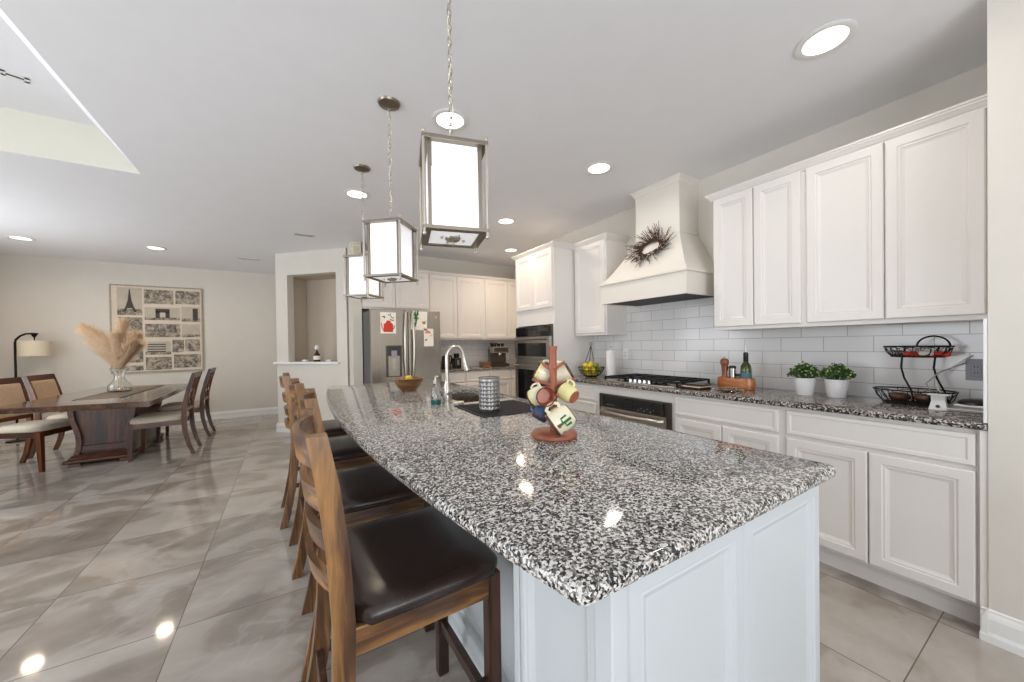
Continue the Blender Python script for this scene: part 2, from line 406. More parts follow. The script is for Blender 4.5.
window_frame('unseen_window_1', -.3, 3.5, .6, 2.4, 3, 'y'); window_frame('unseen_window_2', 4.65, 6.55, .6, 2.4, 2, 'y'); window_frame('unseen_door_1', -2.5, 1.3, 0, 2.35, 2, 'x')  # frames of the added, unseen window and door openings

# baseboards: moulded profile run along a line
BPROF = [(0, 0), (.022, 0), (.022, .03), (.016, .045), (.016, .10), (.012, .112), (.006, .122), (.006, .13), (0, .135)]
def baseboard(name, p0, p1, nrm, prof=BPROF, parent=None):
    b = B(); rs = []
    for p in (p0, p1): rs.append([(p[0]+nrm[0]*o, p[1]+nrm[1]*o, z) for o, z in prof])
    b.rings(rs); o = b.out(name, 'trimw'); struct(o)
    return o
baseboard('baseboard_dining', (XL, YD), (-.06, YD), (0, -1))
nd = (-e_.y*-1*-1, -e_.x) # toward the room
nd = (-.7071, -.7071)
baseboard('baseboard_diagonal', (DO.x-.016, DO.y+.016), (DO.x+e_.x*1.247, DO.y+e_.y*1.247), nd)
baseboard('baseboard_diagonal_end', (DO.x, DO.y), (DO.x+.085, DO.y+.085), (-.7071, .7071))
baseboard('baseboard_right', (XS, YF), (XS, .269), (-1, 0))
baseboard('baseboard_right_end', (XS-.02, .249), (XS+.03, .249), (0, 1))
baseboard('baseboard_stub', (.745, 5.3), (.862, 5.3), (0, -1))
baseboard('baseboard_left', (XL, YF), (XL, YD), (1, 0))
# ledge of the opening
s_ = B().box(-.035, 1.10, -.04, .13, 1.03, 1.062, .006, T=Td)
struct(s_.out('trim_1', 'trimw'), 'white ledge of the wall opening')
# backsplash tile
struct(B().box(XW-.012, XW, .25, 3.177, .914, 1.375).box(XW-.012, XW, 1.56, 2.68, 1.375, 1.86).out('trim_2', 'tile'), 'white subway tile backsplash behind the cooktop')
struct(B().box(1.86, XW+.45, YB-.012, YB, .914, 1.375).out('trim_3', 'tile'), 'white subway tile backsplash on the back wall')

# ------------------------------------------------------------------ cabinets
def door_mesh(x0, x1, z0, z1, T=None, st=.058, flat=False, y=0.0, t=.02):
    """raised slab with recessed panel, front toward -y"""
    b = B()
    if flat: prof = [(0, 0), (0, -t+.004), (.004, -t), ]
    else: prof = [(0, 0), (0, -t+.005), (.005, -t), (st-.012, -t), (st-.006, -t+.005), (st, -t+.004), (st+.006, -t+.008), (st+.016, -t+.012)]
    rs = []
    for i, d in prof:
        rs.append([(x0+i, y+d, z0+i), (x1-i, y+d, z0+i), (x1-i, y+d, z1-i), (x0+i, y+d, z1-i)])
    b.rings(rs, T); return b
CROWN = [(0, 0), (.010, .002), (.012, .010), (.018, .012), (.030, .030), (.034, .032), (.036, .040), (.042, .042), (.042, .053), (0, .053)]
def crown_mesh(w, d, z, L, Rr, prof=CROWN):
    b = B(); rs = []
    path = []
    if L: path.append(lambda o: (-o, d))
    path.append(lambda o: (-o if L else 0, -o)); path.append(lambda o: (w+(o if Rr else 0), -o))
    if Rr: path.append(lambda o: (w+o, d))
    for f in path: rs.append([(f(o)[0], f(o)[1], z+h) for o, h in prof])
    b.rings(rs); return b
def cabinet(name, label, loc, rz, w, d, z0, z1, doors, drawers=(), toe=False, crown=None, holes=None, mat='cab', group=None):
    t = thing(name, label, 'cabinet', loc, rz, group)
    b = B()
    if toe: b.box(.0, w, .075, d, 0, z0)
    b.box(0, w, 0, d, z0, z1)
    b.out('body', mat, t)
    for q in doors: door_mesh(*q[:4]).out('door', mat, t)
    for q in drawers: door_mesh(*q[:4], st=.03, flat=False).out('drawer', mat, t)
    if crown: crown_mesh(w, d, z1-.01, *crown).out('crown_moulding', mat, t)
    return t
RZ = R(-90)
def RW(y): return (2.52, y, 0)           # right-wall base run: local x grows toward the camera
D_B = XW-2.52-.013
# base run along the right wall
def drawer_front(x0, x1, z0, z1, t, mat='cab'):
    b = B(); pr = [(0, 0), (0, -.015), (.005, -.02), (.02, -.02), (.026, -.016)]
    b.rings([[(x0+i, dd, z0+i), (x1-i, dd, z0+i), (x1-i, dd, z1-i), (x0+i, dd, z1-i)] for i, dd in pr]); return b.out('drawer', mat, t)
def base_cab(label, ya, yb, dr, drs, name='base_cabinet'):
    w = ya-yb
    t = cabinet(name, label, RW(ya), RZ, w, D_B, .115, .883, dr, toe=True)
    # moulded toe board
    B().rings([[(x, .075-o, z) for o, z in [(0, 0), (.012, 0), (.012, .06), (.006, .075), (.006, .09), (0, .1)]] for x in (0, w)]).out('toe_board', 'cab', t)
    for q in drs: drawer_front(*q, t)
    return t
base_cab('white base cabinet with two tall doors and one wide drawer nearest the wall end', .992, .272, [(.012, .365, .13, .70), (.371, .708, .13, .70)], [(.012, .708, .722, .862)])
base_cab('white base cabinet with two doors under the wooden condiment caddy', 1.722, .992, [(.012, .362, .13, .70), (.368, .70, .13, .70)], [(.012, .70, .722, .862)])
t = base_cab('white cabinet housing the under-counter oven below the cooktop', 2.512, 1.722, [], [], 'oven_cabinet')
base_cab('white base cabinet with stacked drawers beside the tall oven tower', 3.17, 2.512, [], [(.02, .62, .722, .862), (.02, .62, .43, .70), (.02, .62, .13, .41)])
# end panel and scribe strip at the wall end
tag(B().box(2.497, XW-.013, .2505, .2715, .115, .883).out('end_panel', 'cab'), 'narrow white end panel where base cabinets meet the near wall', 'panel')
# under counter oven
t = thing('oven', 'black and steel built-in oven under the cooktop', 'oven', (2.499, 2.495, 0), RZ)
B().box(0, .755, 0, .02, .30, .806, .003).out('frame', 'steeld', t)
B().box(.055, .70, -.014, 0, .695, .795, .003).out('control_panel', 'blackg', t)
B().box(.31, .40, -.016, -.014, .71, .782).out('display', 'blackp', t)['label'] = 'dark clock display'
b = B()
for i in range(4): b.ball((.12+.025*i, -.0145, .715), .004, 6)
for i in range(6): b.ball((.46+.03*i, -.0145, .71+.018*(i % 2)), .004, 6)
b.out('touch_keys', 'greygrout', t)
B().box(.03, .72, -.016, 0, .30, .685, .004).out('door', 'steelx', t)
B().box(.08, .67, -.018, -.015, .33, .60, .001).out('door_glass', 'blackg', t)
b = B(); b.tube([(.05, -.02, .652), (.07, -.055, .652), (.38, -.062, .645), (.68, -.055, .652), (.70, -.02, .652)], .012, 10, flat=1.2); b.out('handle', 'nickel', t, True)
# upper cabinets on the right wall
D_U = XW-2.81
def up_cab(label, ya, yb, z0, z1, doors, crown, x=2.81, name='upper_cabinet'):
    return cabinet(name, label, (x, ya, 0), RZ, ya-yb, XW-x-.002, z0, z1, doors, crown=crown)
ZU0, ZU1 = 1.362, 2.36
for lab, ya, yb, drs, cr in (
    ('white wall cabinet with two wide doors above the wire fruit stand', .990, .252, [(.012, .362, 1.385, 2.352), (.368, .706, 1.385, 2.352)], (0, 0)),
    ('white wall cabinet with two narrow doors right of the range hood', 1.572, .990, [(.008, .284, 1.385, 2.352), (.290, .563, 1.385, 2.352)], (1, 0))):
    t = up_cab(lab, ya, yb, ZU0, ZU1, drs, cr)
up_cab('single-door white wall cabinet between oven tower and range hood', 3.17, 2.68, ZU0, ZU1, [(.02, .47, 1.385, 2.352)], (0, 1))
# oven tower
t = thing('oven_tower_cabinet', 'tall white cabinet tower holding the double wall oven', 'cabinet', (2.52, 3.97, 0), RZ)
w = .79
b = B(); b.box(0, w, .0, XW-2.52-.002, .0, .36); b.box(0, .03, 0, XW-2.522, .36, 1.50); b.box(w-.03, w, 0, XW-2.522, .36, 1.50); b.box(0, w, 0, XW-2.522, 1.50, ZU1); b.box(.031, w-.031, .5, XW-2.523, .361, 1.499); b.out('body', 'cab', t)
door_mesh(.02, .388, 1.69, 2.352).out('door', 'cab', t); door_mesh(.394, .768, 1.69, 2.352).out('door', 'cab', t)
drawer_front(.02, .77, .08, .34, t)
crown_mesh(w, XW-2.522, ZU1-.01, 1, 1).out('crown_moulding', 'cab', t)
t = thing('double_oven', 'stainless double wall oven in the tall tower', 'oven', (2.50, 3.94, 0), RZ)
B().box(0, .73, 0, .45, .40, 1.485, .003).out('chassis', 'steeld', t)
B().box(.0, .73, -.015, 0, 1.37, 1.482, .003).out('control_panel', 'blackg', t)
for z0, z1 in ((1.10, 1.365), (.42, 1.045)):
    d = B().box(0, .73, -.03, 0, z0, z1, .003).out('door', 'steelx', t)
    B().box(.07, .66, -.033, -.029, z0+.03, z1-.075, .001).out('door_glass', 'blackg', d)
    b = B(); b.tube([(.04, -.03, z1-.03), (.04, -.075, z1-.03), (.69, -.075, z1-.03), (.69, -.03, z1-.03)], .011, 8); b.out('handle', 'steelx', d, True)
B().box(.02, .71, -.02, 0, 1.05, 1.095, .002).out('trim_strip', 'steelx', t)

# back wall run
YBF = 5.05
t = thing('counter_run_cabinet', 'cream-lit white base cabinets with drawers along the back wall', 'cabinet', (1.88, YBF+.02, 0), 0)
B().box(0, 1.68, .075, .60, 0, .115).box(0, 1.68, 0, .60, .115, .883).out('body', 'cab', t)
for i, (a, b_) in enumerate(((.01, .40), (.41, .80), (.81, 1.20), (1.21, 1.66))):
    drawer_front(a, b_, .722, .862, t); door_mesh(a, b_, .13, .70).out('door', 'cab', t)
cabinet('upper_cabinet', 'long white wall cabinet over the coffee machine, nearest the oven tower', (2.756, 5.36, 0), 0, .80, .318, ZU0, ZU1, [(.03, .455, 1.385, 2.352), (.461, .79, 1.385, 2.352)], crown=(0, 0))
cabinet('upper_cabinet', 'two-door white wall cabinet directly right of the fridge', (1.82, 5.36, 0), 0, .936, .318, ZU0, ZU1, [(.012, .462, 1.385, 2.352), (.468, .926, 1.385, 2.352)], crown=(0, 0))
cabinet('fridge_top_cabinet', 'white cabinet bridging above the refrigerator', (.864, 5.32, 0), 0, .956, .358, 1.80, ZU1, [(.012, .45, 1.82, 2.352), (.456, .944, 1.82, 2.352)], crown=(0, 0))

# ------------------------------------------------------------------ range hood
t = thing('range_hood', 'cream flared range hood with square chimney above the cooktop', 'range hood', (XW, 2.11, 0), 0)
x0 = -.52; hy = .445
b = B(); b.rings([[(x, -hy, z), (x, hy, z), (xb, hy, z), (xb, -hy, z)] for x, xb, z in ((x0, -.002, 1.655), (x0, -.002, 1.83))], cap=False)
b.box(x0, -.002, -hy, hy, 1.645, 1.66); b.b.free(); b = B()
for (a0, a1, c0, c1) in ((x0, x0+.02, -hy, hy), (x0+.02, -.014, -hy, -hy+.02), (x0+.02, -.014, hy-.02, hy)): b.box(a0, a1, c0, c1, 1.65, 1.835)
b.out('apron', 'hood', t)
B().box(x0+.02, -.014, -hy+.02, hy-.02, 1.655, 1.675).out('filter_panel', 'darkin', t)
b = B(); o = .014; b.rings([[(x0-q, -hy-q, z), (-.014, -hy-q, z), (-.014, hy+q, z), (x0-q, hy+q, z)] for q, z in ((0, 1.822), (o, 1.828), (o, 1.842), (0, 1.85))]); b.out('ledge_moulding', 'hood', t)
rs = []
for k in range(9):
    u = k/8; g = u**.8; hh = hy+(.228-hy)*g; xx = x0+(-.27-x0)*g; rs.append([(xx, -hh, 1.85+.37*u), (-.002, -hh, 1.85+.37*u), (-.002, hh, 1.85+.37*u), (xx, hh, 1.85+.37*u)])
B().rings(rs).out('flared_body', 'hood', t)
B().box(-.27, -.002, -.228, .228, 2.22, 2.65).out('chimney', 'hood', t)
B().box(-.278, -.002, -.236, .236, 2.215, 2.235, .003).out('chimney_band', 'hood', t)
b = B(); rs = [[(-.27-q, -.228-q, z), (-.002, -.228-q, z), (-.002, .228+q, z), (-.27-q, .228+q, z)] for q, z in ((0, 2.645), (.008, 2.65), (.012, 2.665), (.03, 2.688), (.034, 2.69), (.034, 2.699))]; b.rings(rs); b.out('crown_moulding', 'hood', t)
# wreath on the hood
cw = Vector((XW-.285-.085, 2.055, 2.10)); nrm = Vector((-.78, 0, .42)).normalized()
q = nrm.to_track_quat('Z', 'Y').to_matrix().to_4x4()
cw = Vector((2.79, 2.12, 2.115))
t = thing('wreath', 'dark twig wreath with pale buds hanging on the range hood', 'wreath', cw)
T = nrm.to_track_quat('Z', 'Y').to_matrix().to_4x4(); ring = B(); tw = B(); bud = B(); rnd = random.Random(3)
for k in range(5):
    pts = [((.105+.012*math.sin(a*3+k*1.7))*math.cos(a), (.075+.012*math.cos(a*4+k))*math.sin(a), .02+.01*math.sin(a*5+k*2)) for a in [2*PI*i/36 for i in range(36)]]
    ring.tube(pts, .005, 5, closed=True, T=T)
for i in range(150):
    a = rnd.uniform(0, 2*PI); sw = rnd.uniform(.3, 1.1); p = Vector((.105*math.cos(a), .075*math.sin(a), .02))
    d = Vector((math.cos(a+sw), math.sin(a+sw), rnd.uniform(-.05, .6))).normalized(); L = rnd.uniform(.07, .17)
    side = Vector((math.cos(a), math.sin(a), 0)); mid = p+d*L*.5+side*.012; end = p+d*L+Vector((0, 0, .01))
    if (end.z < .004): end.z = .006
    tw.tube([p, mid, end], [.0032, .0028, .0018], 4, T=T)
    for s in (.35, .55, .75, .95):
        if rnd.random() < .32:
            bp = p.lerp(end, s)+Vector((rnd.uniform(-.008, .008), rnd.uniform(-.008, .008), rnd.uniform(0, .008))); bud.ball(bp, rnd.uniform(.003, .0055), 6, T=T)
ring.out('twig_ring', 'twig', t); tag(tw.out('twigs', 'twig', t), None, None, kind='stuff'); tag(bud.out('buds', 'berry', t), None, None, kind='stuff')

# ------------------------------------------------------------------ countertops
def countertop(name, label, poly, holes=(), z=.914, th=.03, mat='granite', rnd=.012):
    """polygon slab with eased edge"""
    n = len(poly)
    def offs(P, d):
        out = []
        for i in range(len(P)):
            a, b_, c_ = Vector(P[i-1]), Vector(P[i]), Vector(P[(i+1) % len(P)])
            e1 = (b_-a).normalized(); e2 = (c_-b_).normalized(); n1 = Vector((-e1.y, e1.x)); n2 = Vector((-e2.y, e2.x)); m = (n1+n2)
            m = m/max(.3, m.length_squared)*2*1 if m.length > 1e-6 else n1
            out.append(b_+m*d)
        return out
    t = bmesh.new(); rings = []
    for d, zz in ((rnd*1.2, z), (rnd*.5, z-rnd*.2), (rnd*.12, z-rnd*.6), (0, z-rnd*1.2), (0, z-th+rnd*.8), (rnd*.15, z-th+.003), (rnd*.6, z-th)):
        rings.append([t.verts.new((p.x, p.y, zz)) for p in offs(poly, d)])
    for j in range(len(rings)-1):
        for i in range(n): t.faces.new((rings[j][i], rings[j][(i+1) % n], rings[j+1][(i+1) % n], rings[j+1][i]))
    def fill(ring, zz, hl):
        ed = []
        for i in range(n): ed.append(t.edges.get((ring[i], ring[(i+1) % n])) or t.edges.new((ring[i], ring[(i+1) % n])))
        for h in hl:
            for i in range(len(h)): ed.append(t.edges.new((h[i], h[(i+1) % len(h)])))
        bmesh.ops.triangle_fill(t, edges=ed, use_beauty=True, use_dissolve=False)
    hv1 = [[t.verts.new((p[0], p[1], z)) for p in h] for h in holes]; hv2 = [[t.verts.new((p[0], p[1], z-th)) for p in h] for h in holes]
    fill(rings[0], z, hv1); fill(rings[-1], z-th, hv2)
    for a, b_ in zip(hv1, hv2):
        for i in range(len(a)): t.faces.new((a[i], a[(i+1) % len(a)], b_[(i+1) % len(a)], b_[i]))
    b = B(); b.merge(t); o = b.out(name, mat)
    for p in o.data.polygons: p.use_smooth = abs(p.normal.z) < .999
    try: o.data.set_sharp_from_angle(angle=R(35))
    except Exception: pass
    return tag(o, label, 'countertop')
# island outline (counter-clockwise): bowed seating side, straight sink side
def arc(cx, cy, r, a0, a1, n): return [(cx+r*math.cos(a0+(a1-a0)*i/n), cy+r*math.sin(a0+(a1-a0)*i/n)) for i in range(n+1)]
IX0, IX1, IY0, IY1 = .355, 1.345, .395, 3.745
poly = arc(IX0+.02, IY0+.02, .02, PI, 1.5*PI, 3)+arc(IX1-.03, IY0+.03, .03, 1.5*PI, 2*PI, 5)+arc(IX1-.03, IY1-.03, .03, 0, .5*PI, 4)
pl = arc(IX0+.06-.03, IY1-.10, .10, .5*PI, PI*.92, 6)
poly += pl
for k in range(1, 22):
    y = (IY1-.17)+(IY0+.03-(IY1-.17))*k/22; s = (y-IY0)/(IY1-IY0); poly.append((IX0-.0-.142*(1-(2*s-1)**2)-.055*s**3, y))
SK = (.93, 1.265, 2.10, 2.74)
countertop('island_countertop', 'long bowed speckled grey granite top of the kitchen island', poly, [[(SK[0], SK[2]), (SK[1], SK[2]), (SK[1], SK[3]), (SK[0], SK[3])]])
countertop('perimeter_countertop', 'reflection-darkened speckled granite counter with the cooktop along the right wall', [(2.478, .251), (XW-.013, .251), (XW-.013, 3.176), (2.478, 3.176)], mat='granite_refl', rnd=.008)
countertop('back_countertop', 'granite counter along the back wall under the coffee machine', [(1.87, YBF-.02), (XW+.447, YBF-.02), (XW+.447, YB-.013), (1.87, YB-.013)], mat='granite_refl', rnd=.008)
# island base
t = thing('island_cabinet', 'white panelled cabinet base of the kitchen island', 'cabinet', (0, 0, 0))
bx0, bx1, by0, by1 = .60, 1.295, .445, 3.60
b = B(); b.box(bx0, bx1, by0+.3, SK[2]-.05, .0, .8832); b.box(bx0, bx1, SK[3]+.05, by1, 0, .8832); b.box(bx0, SK[0]-.03, SK[2]-.05, SK[3]+.05, 0, .8832); b.box(SK[0]-.03, bx1, SK[2]-.05, SK[3]+.05, 0, .66); b.box(SK[1]+.012, bx1, SK[2]-.05, SK[3]+.05, .66, .8832)
b.box(.468, bx1, by0, by0+.30, 0, .8832); b.box(.468, bx0, by1-.30, by1, 0, .8832)
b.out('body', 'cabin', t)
# end face (toward the camera): two framed panels
Te = SP((0, by0, 0))
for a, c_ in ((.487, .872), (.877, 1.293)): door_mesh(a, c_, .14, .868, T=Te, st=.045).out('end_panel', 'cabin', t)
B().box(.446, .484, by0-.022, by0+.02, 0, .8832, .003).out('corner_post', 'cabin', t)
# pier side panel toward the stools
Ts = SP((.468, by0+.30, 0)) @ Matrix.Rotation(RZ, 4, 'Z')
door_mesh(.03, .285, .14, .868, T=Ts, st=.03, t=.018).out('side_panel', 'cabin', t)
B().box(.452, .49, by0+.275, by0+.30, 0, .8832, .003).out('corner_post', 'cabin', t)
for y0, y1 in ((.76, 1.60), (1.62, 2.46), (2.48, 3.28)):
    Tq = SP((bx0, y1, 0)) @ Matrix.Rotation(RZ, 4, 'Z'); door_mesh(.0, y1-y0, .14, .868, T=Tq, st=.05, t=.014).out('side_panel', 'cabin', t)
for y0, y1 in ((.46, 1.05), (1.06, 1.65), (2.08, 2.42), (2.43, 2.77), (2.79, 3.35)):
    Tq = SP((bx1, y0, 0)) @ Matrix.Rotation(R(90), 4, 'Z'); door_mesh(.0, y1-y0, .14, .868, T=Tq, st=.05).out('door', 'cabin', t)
b = B(); pr = [(0, 0), (.024, 0), (.024, .05), (.016, .07), (.016, .105), (.008, .122), (0, .128)]
def bb(p0, p1, n): b.rings([[(p[0]+n[0]*o, p[1]+n[1]*o, z) for o, z in pr] for p in (p0, p1)])
bb((bx0, .745), (bx0, 3.31), (-1, 0)); bb((.468, by0), (.468, .765), (-1, 0)); bb((.445, by0), (bx1, by0), (0, -1)); bb((.445, .745), (.61, .745), (0, 1))
b.out('base_moulding', 'cabin', t)

# ------------------------------------------------------------------ sink, faucet, island things
t = thing('kitchen_sink', 'steel undermount sink basin in the island top', 'sink', ((SK[0]+SK[1])/2, (SK[2]+SK[3])/2, .70))
hw, hl = (SK[1]-SK[0])/2, (SK[3]-SK[2])/2
b = B(); rs = [[(sx*(hw+q), sy*(hl+q), z) for sx, sy in ((-1, -1), (1, -1), (1, 1), (-1, 1))] for q, z in ((.008, .183), (0, .183), (-.006, .02), (-.03, 0), (-.14, -.004))]
rs2 = [[(sx*(hw+q), sy*(hl+q), z) for sx, sy in ((-1, -1), (1, -1), (1, 1), (-1, 1))] for q, z in ((.008, .183), (.008, -.012), (-.14, -.012))]
b.rings(rs, cap=False); b.rings(rs2, cap=False); b.box(-hw+.13, hw-.13, -hl+.13, hl-.13, -.012, -.004); b.out('basin', 'steel', t)
B().lathe([(0, .004), (.04, .004), (.045, 0), (.045, -.003)], n=20).out('drain', 'chrome', t, True)
t = thing('faucet', 'brushed nickel gooseneck pull-down faucet behind the sink', 'faucet', (.845, 2.155, .9145))
b = B().lathe([(0, 0), (.03, 0), (.03, .008), (.026, .012), (.029, .05), (.025, .09), (.016, .125), (.015, .14), (.018, .142), (.018, .15), (.013, .152)], n=20); b.out('base', 'nickel', t, True)
b = B(); pts = [(0, 0, .14), (0, 0, .26)]+[(.055-.055*math.cos(a), 0, .285+.068*math.sin(a)) for a in [PI*i/12 for i in range(0, 12)]]+[(.112, 0, .275)]
b.tube(pts, .0115, 12); b.out('neck', 'nickel', t, True)
b = B(); b.tube([(.111, 0, .277), (.118, 0, .25), (.126, 0, .215), (.131, 0, .20)], [.014, .0155, .018, .019], 14); b.out('spray_head', 'nickel', t, True)
B().tube([(.131, 0, .2005), (.132, 0, .193)], .016, 12).out('nozzle', 'blackp', t, True)
b = B(); b.tube([(0, -.02, .055), (0, -.05, .07), (.005, -.085, .085)], [.010, .008, .006], 8); b.out('lever', 'nickel', t, True)
t.rotation_euler = (0, 0, R(-8))
t = thing('soap_dispenser', 'clear soap pump bottle with teal liquid left of the faucet', 'soap dispenser', (.772, 2.165, .9145))
B().lathe([(0, 0), (.028, 0), (.032, .006), (.031, .05), (.024, .09), (.013, .115), (.012, .13)], n=20).out('bottle', 'glass', t, True)
B().lathe([(0, .003), (.027, .003), (.0285, .008), (.028, .03), (0, .03)], n=20).out('liquid', 'teal', t, True)
b = B().lathe([(.014, .125), (.015, .145), (.006, .147), (.005, .17), (0, .17)], n=14); b.tube([(0, 0, .168), (.0, -.03, .172), (0, -.045, .166)], .005, 8); b.out('pump', 'nickel', t, True)
t = thing('drying_mat', 'flat black drying mat on the island before the sink', 'mat', (1.02, 1.79, .9142), R(-2))
B().box(-.20, .20, -.20, .20, 0, .006, .002).out('mat', 'rubber', t)
b = B()
for i in range(17): b.box(-.19, .19, -.186+.0225*i, -.178+.0225*i, .006, .0085)
b.out('ridges', 'rubber', t)
t = thing('utensil_holder', 'perforated steel utensil cup standing on the black mat', 'utensil cup', (.915, 1.725, .9232))
b = B(); nseg, rows, H, Rr = 16, 7, .178, .056
# perforated wall: grid of cells, alternate cells get square holes
vs = []; zz = [0]+[.02+(i+(.28 if i % 2 else 0))*(H-.035)/(2*rows) for i in range(2*rows+1)]+[H]
for z in zz:
    for i in range(2*nseg): a = 2*PI*(i-(.4 if i % 2 else 0))/(2*nseg); vs.append((Rr*math.cos(a), Rr*math.sin(a), z))
fs = []
for j in range(len(zz)-1):
    for i in range(2*nseg):
        if 0 < j < len(zz)-2 and j % 2 == 1 and i % 2 == 0: continue
        fs.append((j*2*nseg+i, j*2*nseg+(i+1) % (2*nseg), (j+1)*2*nseg+(i+1) % (2*nseg), (j+1)*2*nseg+i))
b.add(vs, fs); o = b.out('perforated_wall', 'steelm', t, True)
mo = o.modifiers.new('s', 'SOLIDIFY'); mo.thickness = .0015
B().lathe([(0, 0), (Rr, 0), (Rr, .004), (0, .004)], n=28).out('bottom', 'steel', t)
B().tube(circ((0, 0, H), Rr, 36), .0025, 8, closed=True).out('rim', 'steel', t, True)
t = thing('scrub_sponge', 'small pale scrub sponge lying beside the faucet', 'sponge', (.868, 2.03, .9145), R(30))
B().box(-.03, .03, -.02, .02, 0, .012, .004).out('pad', 'greygrout', t); B().box(-.03, .03, -.02, .02, .012, .022, .004).out('foam', 'cream', t)
# wooden bowl with citrus
t = thing('wooden_bowl', 'round wooden bowl on the far end of the island', 'bowl', (.82, 2.93, .9145))
B().lathe([(0, .0), (.055, 0), (.06, .006), (.09, .04), (.118, .09), (.122, .1), (.116, .102), (.108, .088), (.08, .04), (.05, .014), (0, .012)], n=32).out('bowl_wall', 'bowlw', t, True)
B().lathe([(.045, 0), (.05, -.0), (.052, .008)], n=24).out('foot', 'bowlw', t, True)
for i, (x, y, z) in enumerate(((-.03, -.02, .066), (.035, 0, .068), (.0, .045, .066), (.0, -.005, .10))):
    k = thing('clementine', 'small orange-yellow fruit heaped in the wooden bowl', 'fruit', (.82+x, 2.93+y, .9145+z), 0, 'fruits in the wooden bowl')
    B().ball((0, 0, 0), .03, 14, (1, 1, .88)).out('peel', 'orange' if i < 3 else 'lemon', k, True); B().lathe([(0, .028), (.004, .027), (.005, .024)], n=6).out('stem_end', 'green', k)

# mug tree --------------------------------------------------------
MT = Vector((.878, 1.122, .9145))
t = thing('mug_tree', 'branch-like wooden mug stand on a round base on the island', 'mug stand', MT)
B().lathe([(0, 0), (.086, 0), (.09, .006), (.088, .016), (.08, .021), (0, .021)], n=40).out('base', 'terra', t, True)
b = B(); pts = [(0, 0, .018), (.002, .001, .08), (-.002, 0, .15), (.003, .002, .22), (-.002, 0, .275), (0, 0, .33), (0, 0, .352)]
b.tube(pts, [.017, .0145, .0155, .0135, .0165, .0145, .0185], 10)
for (a, z) in ((.4, .12), (2.5, .19), (4.4, .27), (1.2, .285), (5.4, .2)): b.ball((.013*math.cos(a), .013*math.sin(a), z), .008, 8, (1, 1, 1.5))
b.out('trunk', 'terra', t, True)
VR = Vector((R2.x, R2.y, 0)).normalized(); VF = Vector((Fv.x, Fv.y, 0)).normalized()    # right / away seen from the room's entrance side
pegs = []
for (ar, af, z, L) in ((-1, -.25, .20, .085), (.95, -.35, .20, .085), (.15, -1, .145, .06), (-.5, .8, .26, .085), (.6, .8, .26, .085), (-.35, -.95, .13, .05)):
    d = (VR*ar+VF*af).normalized(); z += .026; p0 = Vector((0, 0, z-.03)); p1 = d*L+Vector((0, 0, z))
    B().tube([p0, p0.lerp(p1, .5), p1], [.007, .0065, .006], 8).out('peg', 'terra' if ar > -2 else 'cream', t, True); pegs.append((d, p1))
def mug(label, center, axis, roll, body, inner, deco=None, foot='terra', s=1.0, band=None, group='painted mugs on the stand'):
    """mug with its opening along axis; center = body centre; handle side given by roll vector"""
    z = Vector(axis).normalized(); x = Vector(roll)-z*Vector(roll).dot(z); x.normalize(); y = z.cross(x)
    k = thing('mug', label, 'mug', MT+center, 0, group); T = Matrix((x, y, z)).transposed().to_4x4()
    k.matrix_world = SP(MT+center) @ T @ Matrix.Scale(s, 4)
    r0, r1, h = .030, .040, .075; H2 = -h/2
    pr = [(0, H2), (r0, H2), (r0+.008, H2+.012), (r1+.002, H2+.035), (r1, h/2-.003)]
    B().lathe(pr, n=28).out('body', body, k, True)
    B().lathe([(r1, h/2-.003), (r1-.001, h/2), (r1-.0035, h/2-.002), (r1-.003, H2+.03), (r0, H2+.008), (0, H2+.006)], n=28).out('inside', inner, k, True)
    B().lathe([(r1+.0006, h/2-.008), (r1+.0012, h/2-.003), (r1-.001, h/2+.001), (r1-.004, h/2-.002)], n=28).out('rim', 'brownrim', k, True)
    B().lathe([(0, H2-.001), (r0-.006, H2-.001), (r0-.004, H2-.003), (r0+.001, H2-.001)], n=24).out('foot_ring', foot, k, True)
    b = B(); b.tube([(r1-.001, 0, .020), (r1+.014, 0, .023), (r1+.023, 0, .009), (r1+.021, 0, -.010), (r1+.010, 0, -.020), (r1-.002, 0, -.017)], [.005, .0045, .0042, .0042, .0045, .005], 8, flat=1.3); b.out('handle', body, k, True)
    if band: B().lathe([(r1-.0002, .012), (r1+.0012, .014), (r1+.0012, .026), (r1+.0005, .028)], n=28).out('painted_band', band, k, True)
    if deco: deco(k, r1)
    return k
def on_mug(b, pts, r, w):      # a painted stroke: (angle, height) list wrapped around the body
    b.tube([((r+.0022)*math.cos(a), (r+.0022)*math.sin(a), z) for a, z in pts], w, 5, flat=.5)
def deco_cactus(k, r):
    b = B(); a0 = DEC
    on_mug(b, [(a0, .012), (a0, -.026)], r-.002, .009); on_mug(b, [(a0, .004), (a0+.36, .002), (a0+.38, -.018)], r-.002, .0065); on_mug(b, [(a0, -.002), (a0-.34, -.002), (a0-.36, -.020)], r-.002, .0065); b.out('painted_cactus', 'green', k, True)
    b = B(); on_mug(b, [(a0-.12, .018), (a0+.12, .018)], r-.003, .012); b.out('painted_pot', 'terra', k, True); b = B(); on_mug(b, [(a0-.85, .012), (a0-.8, .02), (a0-.75, .012)], r, .002); b.out('painted_bird', 'terra', k, True)
def deco_black(k, r):
    b = B(); a0 = DEC
    on_mug(b, [(a0-.4, -.01), (a0-.2, .015), (a0, -.01), (a0+.2, .015), (a0+.4, -.01)], r, .002)
    on_mug(b, [(a0-.3, -.018), (a0+.3, -.018)], r, .0016); on_mug(b, [(a0-.05, -.02), (a0-.05, .02)], r, .0016); b.out('painted_lines', 'inkblack', k, True)
